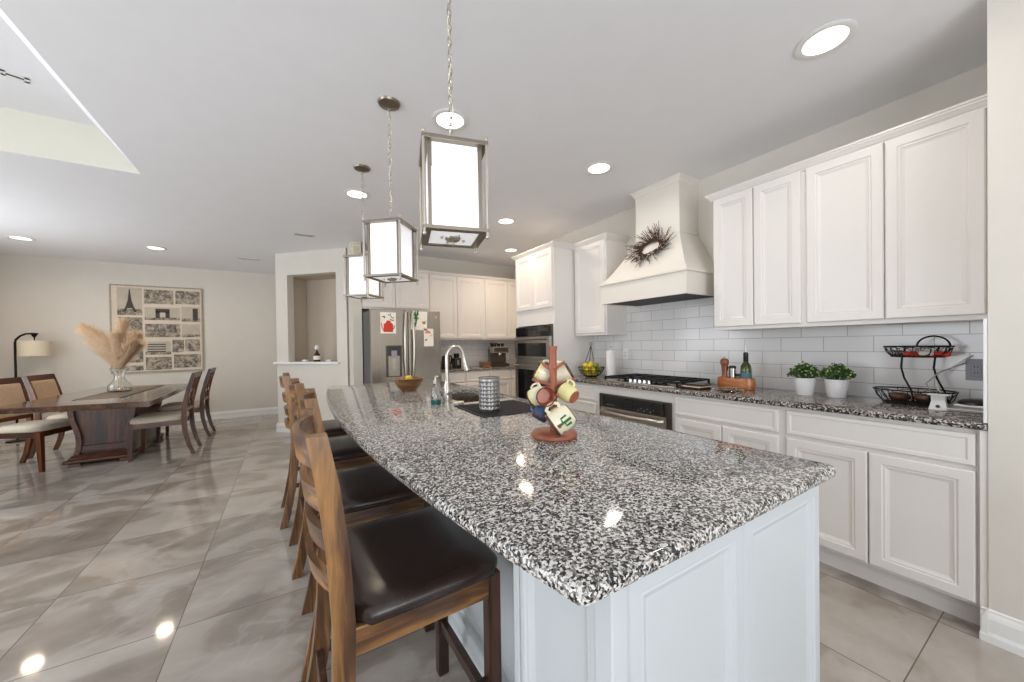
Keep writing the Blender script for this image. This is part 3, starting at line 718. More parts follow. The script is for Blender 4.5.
def deco_net(k, r):
    b = B(); a0 = DEC
    for i in range(4): on_mug(b, [(a0-.45+.25*i, -.02), (a0-.2+.25*i, .02)], r, .0014); on_mug(b, [(a0-.2+.25*i, -.02), (a0-.45+.25*i, .02)], r, .0014)
    on_mug(b, [(a0+.5*math.cos(q)-.0, .022*math.sin(q)) for q in [2*PI*i/14 for i in range(15)]], r, .002); b.out('painted_net', 'inkblack', k, True)
U = Vector((0, 0, 1))
def P3(r, f, u): return VR*r+VF*f+U*u
DEC = -1.45
mug('cream mug with a green cactus painted on it, lowest on the mug stand', P3(.018, -.075, .082), P3(-.75, -.05, -.52), P3(-.35, -.2, .9), 'cream', 'cream', deco_cactus, s=1.15)
DEC = 2.2
mug('cream mug opening toward the room with dark rim and terracotta inside', P3(-.042, -.070, .166), P3(.10, -.97, .08), P3(-.5, .2, 1), 'cream', 'terrain', None, s=.88)
mug('cream mug with a yellow band and black scribbles on the left peg', P3(-.060, .012, .159), P3(-.55, .3, -.35), P3(.4, .1, .9), 'cream', 'cream', deco_black, s=.84, band='yellowg')
mug('pale yellow mug showing its unglazed foot on the right peg', P3(.052, -.035, .172), P3(-.55, .62, .35), P3(-.1, .1, 1), 'yellowg', 'cream', None, s=.83)
mug('white and yellow mug with a blue rim on the upper left peg', P3(-.034, .07, .244), P3(-.8, .1, .45), P3(.5, -.2, .8), 'cream', 'blueg', None, s=.84, band='yellowg')
DEC = -1.2
mug('cream mug with a black net pattern on the upper right peg', P3(.048, .07, .236), P3(.6, -.1, .35), P3(-.5, 0, .8), 'cream', 'cream', deco_net, s=.86)
mug('dark blue mug tucked behind the cactus mug', P3(-.042, .035, .088), P3(-.4, -.2, -.55), P3(.2, .2, .8), 'blueg', 'blueg', None, s=.78)

# ------------------------------------------------------------------ recessed lights, pendants, vents
def can_light(x, y, label, p=CAN_P, col=WARM, r=.085, z=CEIL):
    t = thing('recessed_light', label, 'ceiling light', (x, y, z), 0, 'round recessed ceiling lights')
    B().lathe([(r, -.001), (r+.028, -.001), (r+.03, -.005), (r+.022, -.009), (r, -.006)], n=40).out('trim_ring', 'trimw', t, True)
    B().lathe([(0, -.006), (r*.6, -.0055), (r+.001, -.004)], n=40).out('lens', 'lampglow', t, True)
    d = bpy.data.lights.new('recessed_lamp', 'AREA'); d.shape = 'DISK'; d.size = r*1.7; d.energy = p; d.color = col; d.spread = R(165)
    o = bpy.data.objects.new('recessed_lamp', d); COL.objects.link(o); o.parent = t; o.location = (0, 0, -.012)
for q in ((2.196, .69, 'large recessed ceiling light nearest the camera, above the right counter', 3.5, SOFTW), (.895, 2.16, 'recessed ceiling light behind the chain of the nearest pendant', 4, SOFTW),
                (2.175, 2.143, 'recessed ceiling light in front of the range hood', 4.5, SOFTW), (2.161, 3.60, 'recessed ceiling light above and left of the oven tower', 9),
                (2.882, 4.668, 'small far recessed ceiling light beside the top of the oven tower', 9), (.569, 3.642, 'recessed ceiling light behind the chain of the farthest pendant', 7),
                (-1.556, 6.946, 'recessed ceiling light over the dining area, right one of the two', 6.5), (-2.83, 7.10, 'recessed ceiling light over the dining area at the left edge', 6.5)):
    can_light(*q)
def vent(x, y, z, L, Wd, label, rz=0):
    t = thing('ceiling_vent', label, 'vent', (x, y, z), rz)
    b = B()
    for a in ((-L/2, L/2, -Wd/2, -Wd/2+.02), (-L/2, L/2, Wd/2-.02, Wd/2), (-L/2, -L/2+.02, -Wd/2, Wd/2), (L/2-.02, L/2, -Wd/2, Wd/2)): b.box(*a, -.004, -.0005)
    b.out('frame', 'whitep', t); b = B().box(-L/2+.02, L/2-.02, -Wd/2+.02, Wd/2-.02, -.002, -.0005).out('duct', 'gapd', t)
    n = int((Wd-.04)/.022)
    for i in range(n):
        y0 = -Wd/2+.022+i*(Wd-.044)/n; B().box(-L/2+.02, L/2-.02, y0, y0+.003, -.0045, -.0022).out('slat', 'whitep', t)
vent(.192, 5.295, CEIL, .24, .12, 'white slotted ceiling vent above the diagonal wall'); vent(-.511, 7.13, CEIL, .30, .14, 'white ceiling vent in front of the dining wall')
vent(1.87, 4.9, CEIL, .30, .12, 'small ceiling vent in front of the back wall cabinets'); vent(-1.435, 3.585, tz-.0, .11, .07, 'small vent in the raised ceiling recess', R(20))

def pendant(x, y, phi, s, label, rz0=0):
    zb, zt = 1.655, 2.0; t = thing('pendant_lantern', label, 'pendant light', (x, y, 0), R(phi), 'square lantern pendants over the island')
    h = s/2
    for sx, sy in ((-1, -1), (1, -1), (1, 1), (-1, 1)):
        b = B(); b.tube([(sx*h, sy*h, zb+.005), (sx*h, sy*h, zt-.008)], .0058, 10); r_ = b.out('corner_rod', 'nickel', t, True)
        B().ball((sx*h, sy*h, zt-.005), .0068, 10).out('finial', 'nickel', r_, True); B().ball((sx*h, sy*h, zb), .0066, 10, (1, 1, 1.5)).out('finial', 'nickel', r_, True)
        q = h-.020; b = B().box(sx*q-.006, sx*q+.006, sy*q-.006, sy*q+.006, zb+.02, zt-.02); b.out('inner_post', 'nickeld', t)
    for z0, z1, nm in ((zt-.028, zt-.014, 'top_frame'), (zb+.014, zb+.026, 'bottom_frame')):
        b = B(); a = h+.006; c_ = h-.024
        for q in ((-a, a, -a, -c_), (-a, a, c_, a), (-a, -c_, -c_, c_), (c_, a, -c_, c_)): b.box(*q, z0, z1, .001)
        b.out(nm, 'nickeld', t)
    q = h-.021
    for k in range(4):
        T = Matrix.Rotation(R(90*k), 4, 'Z'); B().box(-q+.008, q-.008, q-.002, q+.002, zb+.026, zt-.028, T=T).out('glass_panel', 'panel_glow', t)
    B().box(-h+.03, h-.03, -h+.03, h-.03, zt-.024, zt-.018).out('top_plate', 'nickeld', t)
    g_ = B().box(-q+.0, q-.0, -q+.0, q-.0, zb+.018, zb+.022).out('bottom_glass', 'panel_glow', t)
    b = B().lathe([(0, -.018), (.006, -.014), (.005, -.004), (.02, .0), (.028, .006), (.03, .012), (0, .012)], c=(0, 0, zb+.006), n=20); b.out('bottom_finial', 'nickel', g_, True)
    for a in (0, 90, 180, 270): B().ball((.045*math.cos(R(a+20)), .045*math.sin(R(a+20)), zb+.014), .006, 8).out('socket_screw', 'nickel', g_, True)
    B().lathe([(0, .05), (.006, .048), (.01, .03), (.02, .012), (.028, 0), (0, 0)], c=(0, 0, zt-.014), n=20).out('hub', 'nickel', t, True)
    b = B(); z = zt+.034; i = 0
    while z < CEIL-.035:
        pts = [(.008*math.cos(a), 0, z+.017+.017*math.sin(a)) for a in [2*PI*j/12 for j in range(12)]]
        b.tube(pts, .0022, 5, closed=True, T=Matrix.Rotation(R(90*(i % 2)+20), 4, 'Z')); z += .0265; i += 1
    c_ = b.out('chain', 'nickel', t, True)
    b = B(); b.tube([(.009*math.sin(k*1.1), .007*math.cos(k*.8), zt+.03+(CEIL-.02-zt-.03)*k/24) for k in range(25)], .0018, 5); b.out('cord', 'cream', c_, True)
    B().lathe([(0, -.03), (.012, -.028), (.03, -.022), (.058, -.012), (.064, -.001), (0, -.001)], c=(0, 0, CEIL), n=32).out('canopy', 'nickeld', t, True)
pendant(.526, 1.262, 75, .215, 'nearest and largest-looking square lantern pendant over the island')
pendant(.526, 2.189, 48, .218, 'middle one of the three square lantern pendants')
pendant(.524, 3.09, 46, .205, 'farthest square lantern pendant, partly hidden by the middle one')

# ------------------------------------------------------------------ refrigerator
FX, FY = .868, 4.75
t = thing('refrigerator', 'stainless french-door refrigerator with water dispenser', 'refrigerator', (FX, FY, 0))
Wf = .90
B().box(.004, Wf-.004, .05, .87, .02, 1.735, .004).out('body', 'fridgeside', t)
for x0, x1 in ((0, .462), (.466, Wf)):
    B().box(x0, x1, -.02, .048, .80, 1.745, .008).out('door', 'steel', t)
for z0, z1 in ((.05, .46), (.466, .792)):
    q = B().box(0, Wf, -.02, .048, z0, z1, .008).out('freezer_drawer', 'steel', t)
    B().tube([(.08, -.02, z1-.05), (.08, -.065, z1-.05), (Wf-.08, -.065, z1-.05), (Wf-.08, -.02, z1-.05)], .012, 8).out('handle', 'nickel', q, True)
for s_ in (-1, 1):
    x = .464+s_*.045; b = B(); b.tube([(x, -.02, .86), (x, -.06, .88), (x+s_*.012, -.078, 1.1), (x+s_*.014, -.082, 1.3), (x+s_*.010, -.078, 1.5), (x, -.06, 1.70), (x, -.02, 1.72)], .018, 10, flat=1.0); b.out('handle', 'nickel', t, True)
B().box(.175, .375, -.026, -.018, .885, 1.285, .003).out('dispenser_frame', 'steeld', t)
b = B(); b.box(.195, .355, -.030, -.024, 1.16, 1.27, .002); b.out('dispenser_panel', 'blackg', t)
B().box(.205, .345, -.032, -.026, .895, 1.15, .002).out('dispenser_recess', 'steelx', t)
B().box(.240, .310, -.050, -.030, 1.13, 1.22, .005).out('dispenser_spout', 'greygrout', t)
B().box(.258, .292, -.034, -.031, .98, 1.12, .002).out('dispenser_paddle', 'nickel', t)
B().box(.02, .88, -.012, .02, .015, .05).out('toe_grille', 'blackp', t)
B().lathe([(0, 0), (.011, 0), (.012, .002), (0, .003)], n=16, T=SP((.84, -.02, 1.66)) @ Matrix.Rotation(R(90), 4, 'X')).out('badge', 'chrome', t)
def sheet(name, label, x0, x1, z0, z1, tilt, draw, cat='drawing'):
    cx, cz = (x0+x1)/2, (z0+z1)/2; t = thing(name, label, cat, (FX+cx, FY-.0225, cz)); t.rotation_euler = (0, R(tilt), 0)
    hw, hh = (x1-x0)/2, (z1-z0)/2; B().box(-hw, hw, -.0012, 0, -hh, hh).out('sheet', 'paper', t); draw(t, hw, hh); return t
def patch(t, nm, mat, pts, y=-.0022): B().add([(p[0], y, p[1]) for p in pts]+[(p[0], y+.0008, p[1]) for p in pts], [tuple(range(len(pts))), tuple(range(len(pts), 2*len(pts)))]+[(i, (i+1) % len(pts), (i+1) % len(pts)+len(pts), i+len(pts)) for i in range(len(pts))]).out(nm, mat, t)
def strokes(t, nm, mat, lines, w=.004):
    b = B()
    for L in lines: b.tube([(p[0], -.002, p[1]) for p in L], w, 5)
    b.out(nm, mat, t)
def blob(cx, cz, rx, rz_, n=16, wob=.15, sd=0):
    rr = random.Random(sd); return [(cx+rx*(1+rr.uniform(-wob, wob))*math.cos(2*PI*i/n), cz+rz_*(1+rr.uniform(-wob, wob))*math.sin(2*PI*i/n)) for i in range(n)]
def d1(t, hw, hh):
    patch(t, 'painted_red_shape', 'red', [(-.06, -.115), (.055, -.115), (.06, -.02), (.03, .01), (.025, .03), (-.02, .03), (-.03, .0), (-.055, -.01)])
    strokes(t, 'painted_scribbles', 'inkblack', [[(-.06, .07), (-.05, .09), (-.04, .06)], [(.0, .11), (.02, .09), (.03, .12)], [(.03, .09), (.05, .06), (.07, .07)], [(.02, .05), (.05, .03), (.07, .04)], [(.045, -.09), (.065, -.07), (.075, -.03)]], .005)
    strokes(t, 'painted_red_arm', 'red', [[(-.06, -.09), (-.08, -.05), (-.085, .0)], [(-.07, .075), (-.06, .085)]], .006)
def d2(t, hw, hh):
    strokes(t, 'painted_green_fronds', 'green', [[(-.06, .12), (-.05, .05), (-.04, -.02)], [(-.02, .13), (-.035, .06), (-.04, -.02), (-.05, -.08)], [(-.07, .03), (-.045, .02), (-.01, .03)], [(-.075, .08), (-.05, .06), (-.01, .09)], [(-.06, -.06), (-.045, -.03)]], .010)
    patch(t, 'painted_brown_bird', 'orange', [(.03, -.01), (.05, .0), (.085, -.03), (.085, .01), (.075, -.045), (.05, -.04)])
def d3(t, hw, hh):
    patch(t, 'painted_orange_cap', 'orange', [(-.05, .055)]+[(-.01+.04*math.cos(PI-a), .055+.04*math.sin(a)) for a in [PI*i/8 for i in range(9)]])
    patch(t, 'painted_dark_shape', 'inkblack', [(-.055, -.03), (-.035, -.05), (-.015, -.01), (-.03, -.02)])
    strokes(t, 'painted_line', 'inkblack', [[(.01, .02), (.05, .03)]], .002)
sheet('fridge_drawing', "child's painting of a red figure taped to the left fridge door", .115, .308, 1.437, 1.705, 0, d1)
sheet('fridge_drawing', "child's painting of green fronds and a brown bird on the right fridge door", .50, .715, 1.485, 1.732, 3, d2)
sheet('fridge_drawing', 'white sheet with an orange cap shape, lowest on the right fridge door', .668, .80, 1.268, 1.503, 0, d3)

# door chime and sensor on the wall beside the fridge
t = thing('door_chime', 'cream door chime box high on the narrow wall end', 'door chime', (.803, 5.2995, 2.575)); B().box(-.055, .055, -.05, 0, -.075, .075, .006).out('housing', 'cream', t)
b = B(); [b.box(-.04, .04, -.0515, -.05, -.05+.018*i, -.044+.018*i) for i in range(6)]; b.out('grille', 'greygrout', t)
t = thing('wall_sensor', 'small white sensor left of the door chime', 'sensor', (.752, 5.2995, 2.60)); B().lathe([(0, 0), (.02, 0), (.022, .012), (.016, .03), (0, .034)], n=20, T=Matrix.Rotation(R(90), 4, 'X')).out('housing', 'whitep', t, True); B().box(-.006, .006, -.036, -.032, -.006, .006).out('eye', 'blackp', t)

# opening ledge: liquor bottle and two tealights
def on_ledge(s, dd, z=1.0625): p = DO+e_*s+Vector((.7071, .7071, 0))*dd; return (p.x, p.y, z)
t = thing('liquor_bottle', 'small dark liquor bottle with pale cap on the wall ledge', 'bottle', on_ledge(.67, .05))
B().lathe([(0, 0), (.042, 0), (.045, .006), (.045, .10), (.03, .125), (.014, .15), (.013, .19), (0, .19)], n=24).out('glass_body', 'amber', t, True)
B().lathe([(.0135, .175), (.022, .18), (.03, .20), (.028, .225), (.012, .245), (0, .247)], n=20).out('stopper', 'whitep', t, True)
B().lathe([(.0455, .03), (.0462, .032), (.0462, .085), (.0455, .087)], n=24).out('label_band', 'paper', t, True)
for s_, l in ((.46, 'small white candle dish left of the ledge bottle'), (.88, 'small white candle dish right of the ledge bottle')):
    t = thing('candle_dish', l, 'candle holder', on_ledge(s_, .05)); B().lathe([(0, 0), (.03, 0), (.05, .02), (.052, .026), (.046, .024), (.03, .008), (0, .008)], n=24).out('dish', 'pot', t, True); B().lathe([(0, .008), (.028, .008), (.028, .032), (0, .034)], n=20).out('candle', 'cream', t, True)

# ------------------------------------------------------------------ counter stools
def make_stool():
    t = thing('counter_stool', 'x', 'stool')
    b = B(); sx0, sx1, w = -.205, .205, .24
    rs = []
    for z, q in ((.612, .004), (.616, 0), (.634, 0), (.645, .005), (.652, .016), (.657, .04), (.660, .09)):
        c_ = []
        for i in range(32):
            a = 2*PI*i/32+PI/32; ca, sa = math.cos(a), math.sin(a); n_ = 11
            d = (abs(ca)**n_+abs(sa)**n_)**(-1/n_); c_.append(((sx0+sx1)/2+((sx1-sx0)/2-q)*ca*d, (w-q)*sa*d, z))
        rs.append(c_)
    b.rings(rs).out('seat_cushion', 'leather', t, True, ang=70)
    b = B()
    
    for s_ in (-1, 1): B().box(-.205, .158, s_*.210-.012, s_*.210+.012, .545, .6115, .002).out('side_apron', 'stool_x', t)
    B().box(.165, .19, -.19, .19, .55, .612, .002).out('front_apron', 'stool_dark', t)
    B().box(-.205, -.180, -.185, .185, .55, .6115, .002).out('rear_apron', 'stool_dark', t)
    for s_ in (-1, 1):
        B().prism([(.157, s_*.2235), (.197, s_*.2235), (.197, s_*.1835), (.157, s_*.1835)], 0, .6118, bev=.003).out('leg', 'stool_dark', t)
        rs = []; y0, y1 = s_*.2235, s_*.1835
        for z, x in ((0, -.300), (.12, -.272), (.28, -.243), (.45, -.226), (.62, -.222), (.80, -.232), (.95, -.25), (1.075, -.272)):
            d = .024 if z < 1 else .022
            rs.append([(x-d, y0, z), (x+d, y0, z), (x+d, y1, z), (x-d, y1, z)])
        B().rings(rs).out('back_post', 'stool_z', t, True, ang=35)
    for z0, z1 in ((.985, 1.06), (.875, .935), (.775, .83), (.68, .73)):
        rs = []; n_ = 14
        for i in range(n_+1):
            y = -.185+.37*i/n_; xc = -.232-.16*max(0, (z0-.8))*.9-.045*(1-(y/.185)**2)+.006
            rs.append([(xc-.009, y, z0), (xc+.009, y, z0), (xc+.009-.008, y, z1), (xc-.009-.008, y, z1)])
        B().rings(rs).out('back_slat', 'stool_y', t, True, ang=35)
    for z, x0, x1, y in ((.20, None, None, None),): B().box(.165, .190, -.19, .19, .18, .215, .003).out('footrest', 'stool_dark', t)
    for s_ in (-1, 1): B().box(-.25, .165, s_*.203-.01, s_*.203+.01, .27, .30, .003).out('stretcher', 'stool_dark', t)
    B().box(-.258, -.236, -.19, .19, .27, .30, .003).out('stretcher', 'stool_dark', t)
    return t
st = make_stool(); g = 'counter stools along the island'
for i, (x, y, rz, l) in enumerate(((.318, 1.145, 1, 'nearest brown leather counter stool, filling the lower front'), (.348, 1.80, -2, 'second counter stool from the camera at the island'),
        (.31, 2.56, 2, 'third counter stool from the camera at the island'), (.25, 3.24, 0, 'farthest counter stool at the island, mostly hidden'))):
    if i: dup(st, l, (x, y, 0), R(rz), g)
    else: st.location = (x, y, 0); st.rotation_euler = (0, 0, R(rz)); st['label'] = l; st['group'] = g

# ------------------------------------------------------------------ dining set
def make_chair(padded):
    t = thing('dining_chair', 'x', 'chair')
    rs = []
    for z, q in ((.425, .004), (.432, 0), (.460, 0), (.478, .012), (.490, .04), (.496, .08)):
        c_ = []
        for i in range(28):
            a = 2*PI*i/28; ca, sa = math.cos(a), math.sin(a); d = (abs(ca)**6+abs(sa)**6)**(-1/6)
            x = .235*ca*d; w = .235+.03*(x/.235); c_.append((x*(1-q/.25), (w-q)*sa*d, z))
        rs.append(c_)
    B().rings(rs).out('seat_cushion', 'fabric', t, True, ang=70)
    b = B()
    for s_ in (-1, 1): b.prism([(-.215, s_*.195), (.20, s_*.243), (.20, s_*.22), (-.215, s_*.172)], .365, .4245)
    b.box(.195, .218, -.215, .215, .365, .4245); b.box(-.235, -.213, -.172, .172, .365, .4245); b.out('apron', 'dark_x', t)
    for s_ in (-1, 1):
        b = B(); y = s_*.222; b.rings([[(x-w, y-w, z), (x+w, y-w, z), (x+w, y+w, z), (x-w, y+w, z)] for x, w, z in ((.225, .016, 0), (.212, .023, .36), (.21, .023, .424))]); b.out('leg', 'dark_z', t)
        rs = []
        for z, x, w in ((0, -.325, .019), (.12, -.283, .021), (.28, -.25, .023), (.43, -.242, .024), (.60, -.25, .022), (.80, -.292, .02), (.985, -.345, .018)):
            rs.append([(x-w, s_*.205-.014, z), (x+w, s_*.205-.014, z), (x+w, s_*.205+.014, z), (x-w, s_*.205+.014, z)])
        B().rings(rs).out('back_post', 'dark_z', t, True, ang=35)
    def bx(z): return -.242-.103*((z-.43)/.555)**1.5 if z > .43 else -.242
    def rail(z0, z1, nm):
        B().rings([[(bx(z0)-.014, y, z0), (bx(z0)+.014, y, z0), (bx(z1)+.014, y, z1), (bx(z1)-.014, y, z1)] for y in (-.191, -.1, 0, .1, .191)]).out(nm, 'dark_y', t)
    rail(.92, .985, 'top_rail'); rail(.52, .56, 'lower_rail')
    if padded:
        rs = []
        for o_, q in ((-.012, .0), (.012, .0), (.024, .012), (.028, .04)):
            rs.append([(bx(z)+o_, y*(1-q*3), z+(q if z < .7 else -q)) for y, z in ((-.19, .561), (.19, .561), (.19, .74), (.19, .919), (-.19, .919), (-.19, .74))])
        B().rings(rs).out('back_pad', 'fabricb', t, True)
    else:
        for k, (ya, yb, yc) in enumerate(((-.18, .02, -.18), (.18, -.02, .18), (-.05, .17, -.05), (.05, -.17, .05))):
            pts = []
            for i in range(13):
                u = i/12; z = .56+.36*u; y = ya+(yb-ya)*math.sin(PI*u); pts.append((bx(z), y, z))
            B().tube(pts, .011, 6, flat=.8).out('back_lattice', 'dark_z', t, True)
    return t
cl = make_chair(False); g = 'dining chairs around the dark table'
cl.location = (-1.335, 6.03, 0); cl.rotation_euler = (0, 0, R(180)); cl['label'] = 'lattice-back dining chair on the right side of the table, nearer one'; cl['group'] = g
dup(cl, 'lattice-back dining chair on the right side of the table, farther one', (-1.325, 7.03, 0), R(180), g)
cp = make_chair(True); cp.location = (-2.38, 6.17, 0); cp.rotation_euler = (0, 0, R(-20)); cp['group'] = g; cp['label'] = 'padded-back dining chair turned toward the camera at the left of the table'
dup(cp, 'padded-back dining chair at the far left of the table, before the wall', (-2.30, 6.86, 0), R(-8), g)
dup(cp, 'padded dining chair cut by the left edge, only a sliver of its back showing', (-2.80, 5.42, 0), R(-12), g)

t = thing('dining_table', 'large dark wood pedestal dining table', 'dining table', (-1.8, 6.35, 0))
TP = [(-1.20, 5.0), (-1.255, 7.20), (-2.27, 7.47), (-2.33, 5.27)]
TP = [(a+1.8, b_-6.35) for a, b_ in TP]
def ins(P, d): c_ = (sum(p[0] for p in P)/4, sum(p[1] for p in P)/4); return [(p[0]-math.copysign(d, p[0]-c_[0]), p[1]-math.copysign(d, p[1]-c_[1])) for p in P]
B().rings([[(x, y, z) for x, y in ins(TP, q)] for q, z in ((.02, .70), (0, .706), (0, .752), (.006, .76))]).out('tabletop', 'topgloss', t)
B().rings([[(x, y, z) for x, y in ins(TP, q)] for q, z in ((.13, .7604), (.14, .7612))]).out('inlay_panel', 'topgloss', t)
b = B().box(-.24, .30, -.33, .75, .621, .699, .004); b.out('upper_apron', 'dark_x', t)
# pedestal body
prof = [(.25, .62), (.248, .56), (.235, .48), (.212, .40), (.195, .32), (.19, .24), (.198, .16), (.212, .1125)]; PO = -.03
for y0, y1, nm, mt, sh in ((-.30, .72, 'pedestal_core', 'dark_z', .02),):
    b = B(); pl_ = [(x-sh, z) for x, z in prof]+[(-x+sh, z) for x, z in prof[::-1]]
    b.rings([[(x+PO, y, z) for x, z in pl_] for y in (y0, y1)]); b.out(nm, mt, t)
for s_ in (-1, 1):
    b = B(); pts = [(s_*x, z) for x, z in prof]; rs = []
    for (x, z) in prof: rs.append([(PO+s_*x-.022, -.34, z), (PO+s_*x+.022, -.34, z), (PO+s_*x+.022, .76, z), (PO+s_*x-.022, .76, z)])
    b.rings(rs); b.out('scroll_side', 'dark_y', t, True, ang=50)
B().box(PO-.19, PO+.19, -.325, -.30, .13, .20, .006).out('lower_rail', 'dark_x', t)
B().rings([[(PO-.235-q, -.36-q, z), (PO+.205+q, -.36-q, z), (PO+.205+q, .78+q, z), (PO-.235-q, .78+q, z)] for q, z in ((.05, .03), (.055, .04), (.055, .062), (.03, .07), (.012, .10), (0, .112))]).out('plinth', 'dark_x', t)
for sx in (-1, 1):
    for sy in (-.40, .80): B().box(PO+sx*.2-.05, PO+sx*.2+.05, sy-.03, sy+.03, 0, .0298, .004).out('foot', 'dark_x', t)
t = thing('table_runner', 'dark and tan striped runner along the dining table', 'table runner', (-1.73, 6.35, .7615))
B().box(-.17, .17, -.75, .75, 0, .003).out('cloth', 'runner', t); B().box(-.19, -.165, -.76, .76, 0, .004).box(.165, .19, -.76, .76, 0, .004).out('dark_border', 'blackp', t)
VZ = .7655; VV = Vector((-1.78, 6.35, VZ))
t = thing('glass_vase', 'clear flared glass vase holding pampas grass on the table', 'vase', VV)
B().lathe([(0, 0), (.085, 0), (.105, .012), (.108, .05), (.10, .085), (.07, .12), (.046, .16), (.044, .20), (.055, .24), (.085, .285), (.083, .287), (.052, .242), (.040, .20), (.042, .16), (.066, .12), (.096, .083), (.104, .05), (.101, .016), (.083, .006), (0, .006)], n=36).out('glass_wall', 'glass', t, True)
rnd = random.Random(11)
for i, (dr, du, df, L, wd) in enumerate(((-.42, .52, 0, .17, 1), (-.36, .36, .03, .15, .9), (.03, .60, .02, .14, .75), (.02, .42, -.05, .14, .7), (.23, .45, 0, .14, .8), (.30, .33, -.04, .14, .8), (-.12, .34, -.02, .15, .8))):
    root = VV; top = VV+Vector((0, 0, .26)); tip = top+P3(dr, df, du); t = thing('pampas_plume', 'fluffy tan pampas plume standing in the glass vase', 'dried grass', VV+Vector((0, 0, .01)), 0, 'pampas plumes in the vase')
    def cur(u):
        m = top+P3(dr*.25, df*.3, du*.6); return (top*(1-u)**2+m*2*u*(1-u)+tip*u*u)-(VV+Vector((0, 0, .01)))
    b = B(); a = Vector((-dr*.10, 0, 0)); st_ = [VR*(-dr*.12)+Vector((0, 0, .005)), cur(0)]+[cur(q/8) for q in range(1, 9)]; b.tube(st_, .0035, 6); b.out('stem', 'pampas', t, True)
    b = B(); vs = []; fs = []
    for k in range(1700):
        u = rnd.random()**.8*.98; p = cur(u); dd_ = d = (cur(min(1, u+.02))-cur(u-.02)).normalized(); side = Vector((rnd.gauss(0, 1), rnd.gauss(0, 1), rnd.gauss(0, 1))); side -= d*side.dot(d); side.normalize()
        env = math.sin(PI*min(1, max(.06, u*.92+.08)))**.6; ln = L*(.55+.6*rnd.random())*(.45+.55*env)
        e1 = p+(d*.66+side*.62*wd).normalized()*ln*.6; e2 = e1+(d*.6+side*.5*wd+Vector((0, 0, -.12))).normalized()*ln*.55
        w = d.cross(side)*.0020; n0 = len(vs); vs += [p-w, p+w, e1+w*1.3, e1-w*1.3, e2]; fs += [(n0, n0+1, n0+2, n0+3), (n0+3, n0+2, n0+4)]
    b.add(vs, fs); o = b.out('plume_head', 'pampas', t); o['kind'] = 'stuff'

# floor lamp
t = thing('floor_lamp', 'black arc floor lamp with cream drum shade beside the dining wall', 'floor lamp', (-3.31, 8.1, 0))
B().lathe([(0, 0), (.10, 0), (.105, .006), (.10, .018), (.02, .024), (0, .024)], n=32).out('base', 'blackm', t, True)
b = B(); b.tube([(0, 0, .02), (0, 0, 1.40), (.01, 0, 1.45), (.05, 0, 1.50), (.10, 0, 1.53), (.17, 0, 1.535), (.215, 0, 1.53)], .013, 10); b.out('pole', 'blackm', t, True)
B().lathe([(0, 0), (.03, -.004), (.022, -.03), (.008, -.045), (.006, -.09), (0, -.09)], c=(.18, 0, 1.525), n=20).out('socket', 'blackm', t, True)
B().lathe([(.151, 0), (.153, 0), (.153, -.22), (.151, -.22)], c=(.18, 0, 1.43), n=40).out('shade', 'shade', t, True)
b = B()
for k in range(3): b.tube([(.18, 0, 1.42), (.18+.152*math.cos(k*2.09), .152*math.sin(k*2.09), 1.428)], .002, 5)
b.out('shade_spider', 'blackm', t)

# wall print
def engraving():
    k = N('engraved print', .85); v = k.coord((1, 1, 1)); a = k.noise(v, 16, 6, .7, .3); c_ = k.noise(v, 70, 4, .8)
    m = k.math('ADD', k.math('MULTIPLY', a.outputs[0], .7), k.math('MULTIPLY', c_.outputs[0], .35))
    k.base(k.ramp(m, [(.40, sr(62, 58, 54)), (.50, sr(120, 112, 102)), (.60, sr(186, 174, 156))])); return k.m
M['engrave'] = engraving(); M['inkgrey'] = plain('grey print ink', sr(74, 68, 64), .85); M['panelbg'] = plain('pale print sky', sr(188, 178, 162), .85, var=.08, nscale=9)
PX0, PX1, PZ0, PZ1 = -2.443, -1.288, .90, 2.347; yq = YD-.0005
t = thing('wall_print', 'large collage print of engraved monuments on the dining wall', 'picture', ((PX0+PX1)/2, yq, PZ0)); ox = (PX0+PX1)/2
hw = (PX1-PX0)/2; HH = PZ1-PZ0
B().box(-hw+.012, hw-.012, -.022, 0, .012, HH-.012).out('canvas', 'canvas', t)
b = B()
for q in ((-hw, hw, 0, .02), (-hw, hw, HH-.02, HH), (-hw, -hw+.02, .02, HH-.02), (hw-.02, hw, .02, HH-.02)): b.box(q[0], q[1], -.03, 0, q[2], q[3], .002)
b.out('frame', 'pic_frame', t)
def pz(x, y): return (-hw+(x-103)/492*2*hw, HH-(y-75-(x-103)*.037)/(440+0*x)*HH)
pans = [(140, 265, 90, 232, 0), (140, 265, 238, 312, 1), (140, 265, 322, 470, 1), (140, 265, 480, 522, 1), (275, 432, 100, 178, 1), (442, 580, 105, 180, 1), (277, 466, 190, 262, 0), (474, 580, 190, 272, 0), (277, 466, 275, 350, 1), (474, 578, 282, 355, 0), (277, 413, 365, 438, 0), (420, 485, 362, 430, 1), (492, 576, 362, 430, 1), (277, 415, 445, 520, 1), (427, 580, 440, 515, 1)]
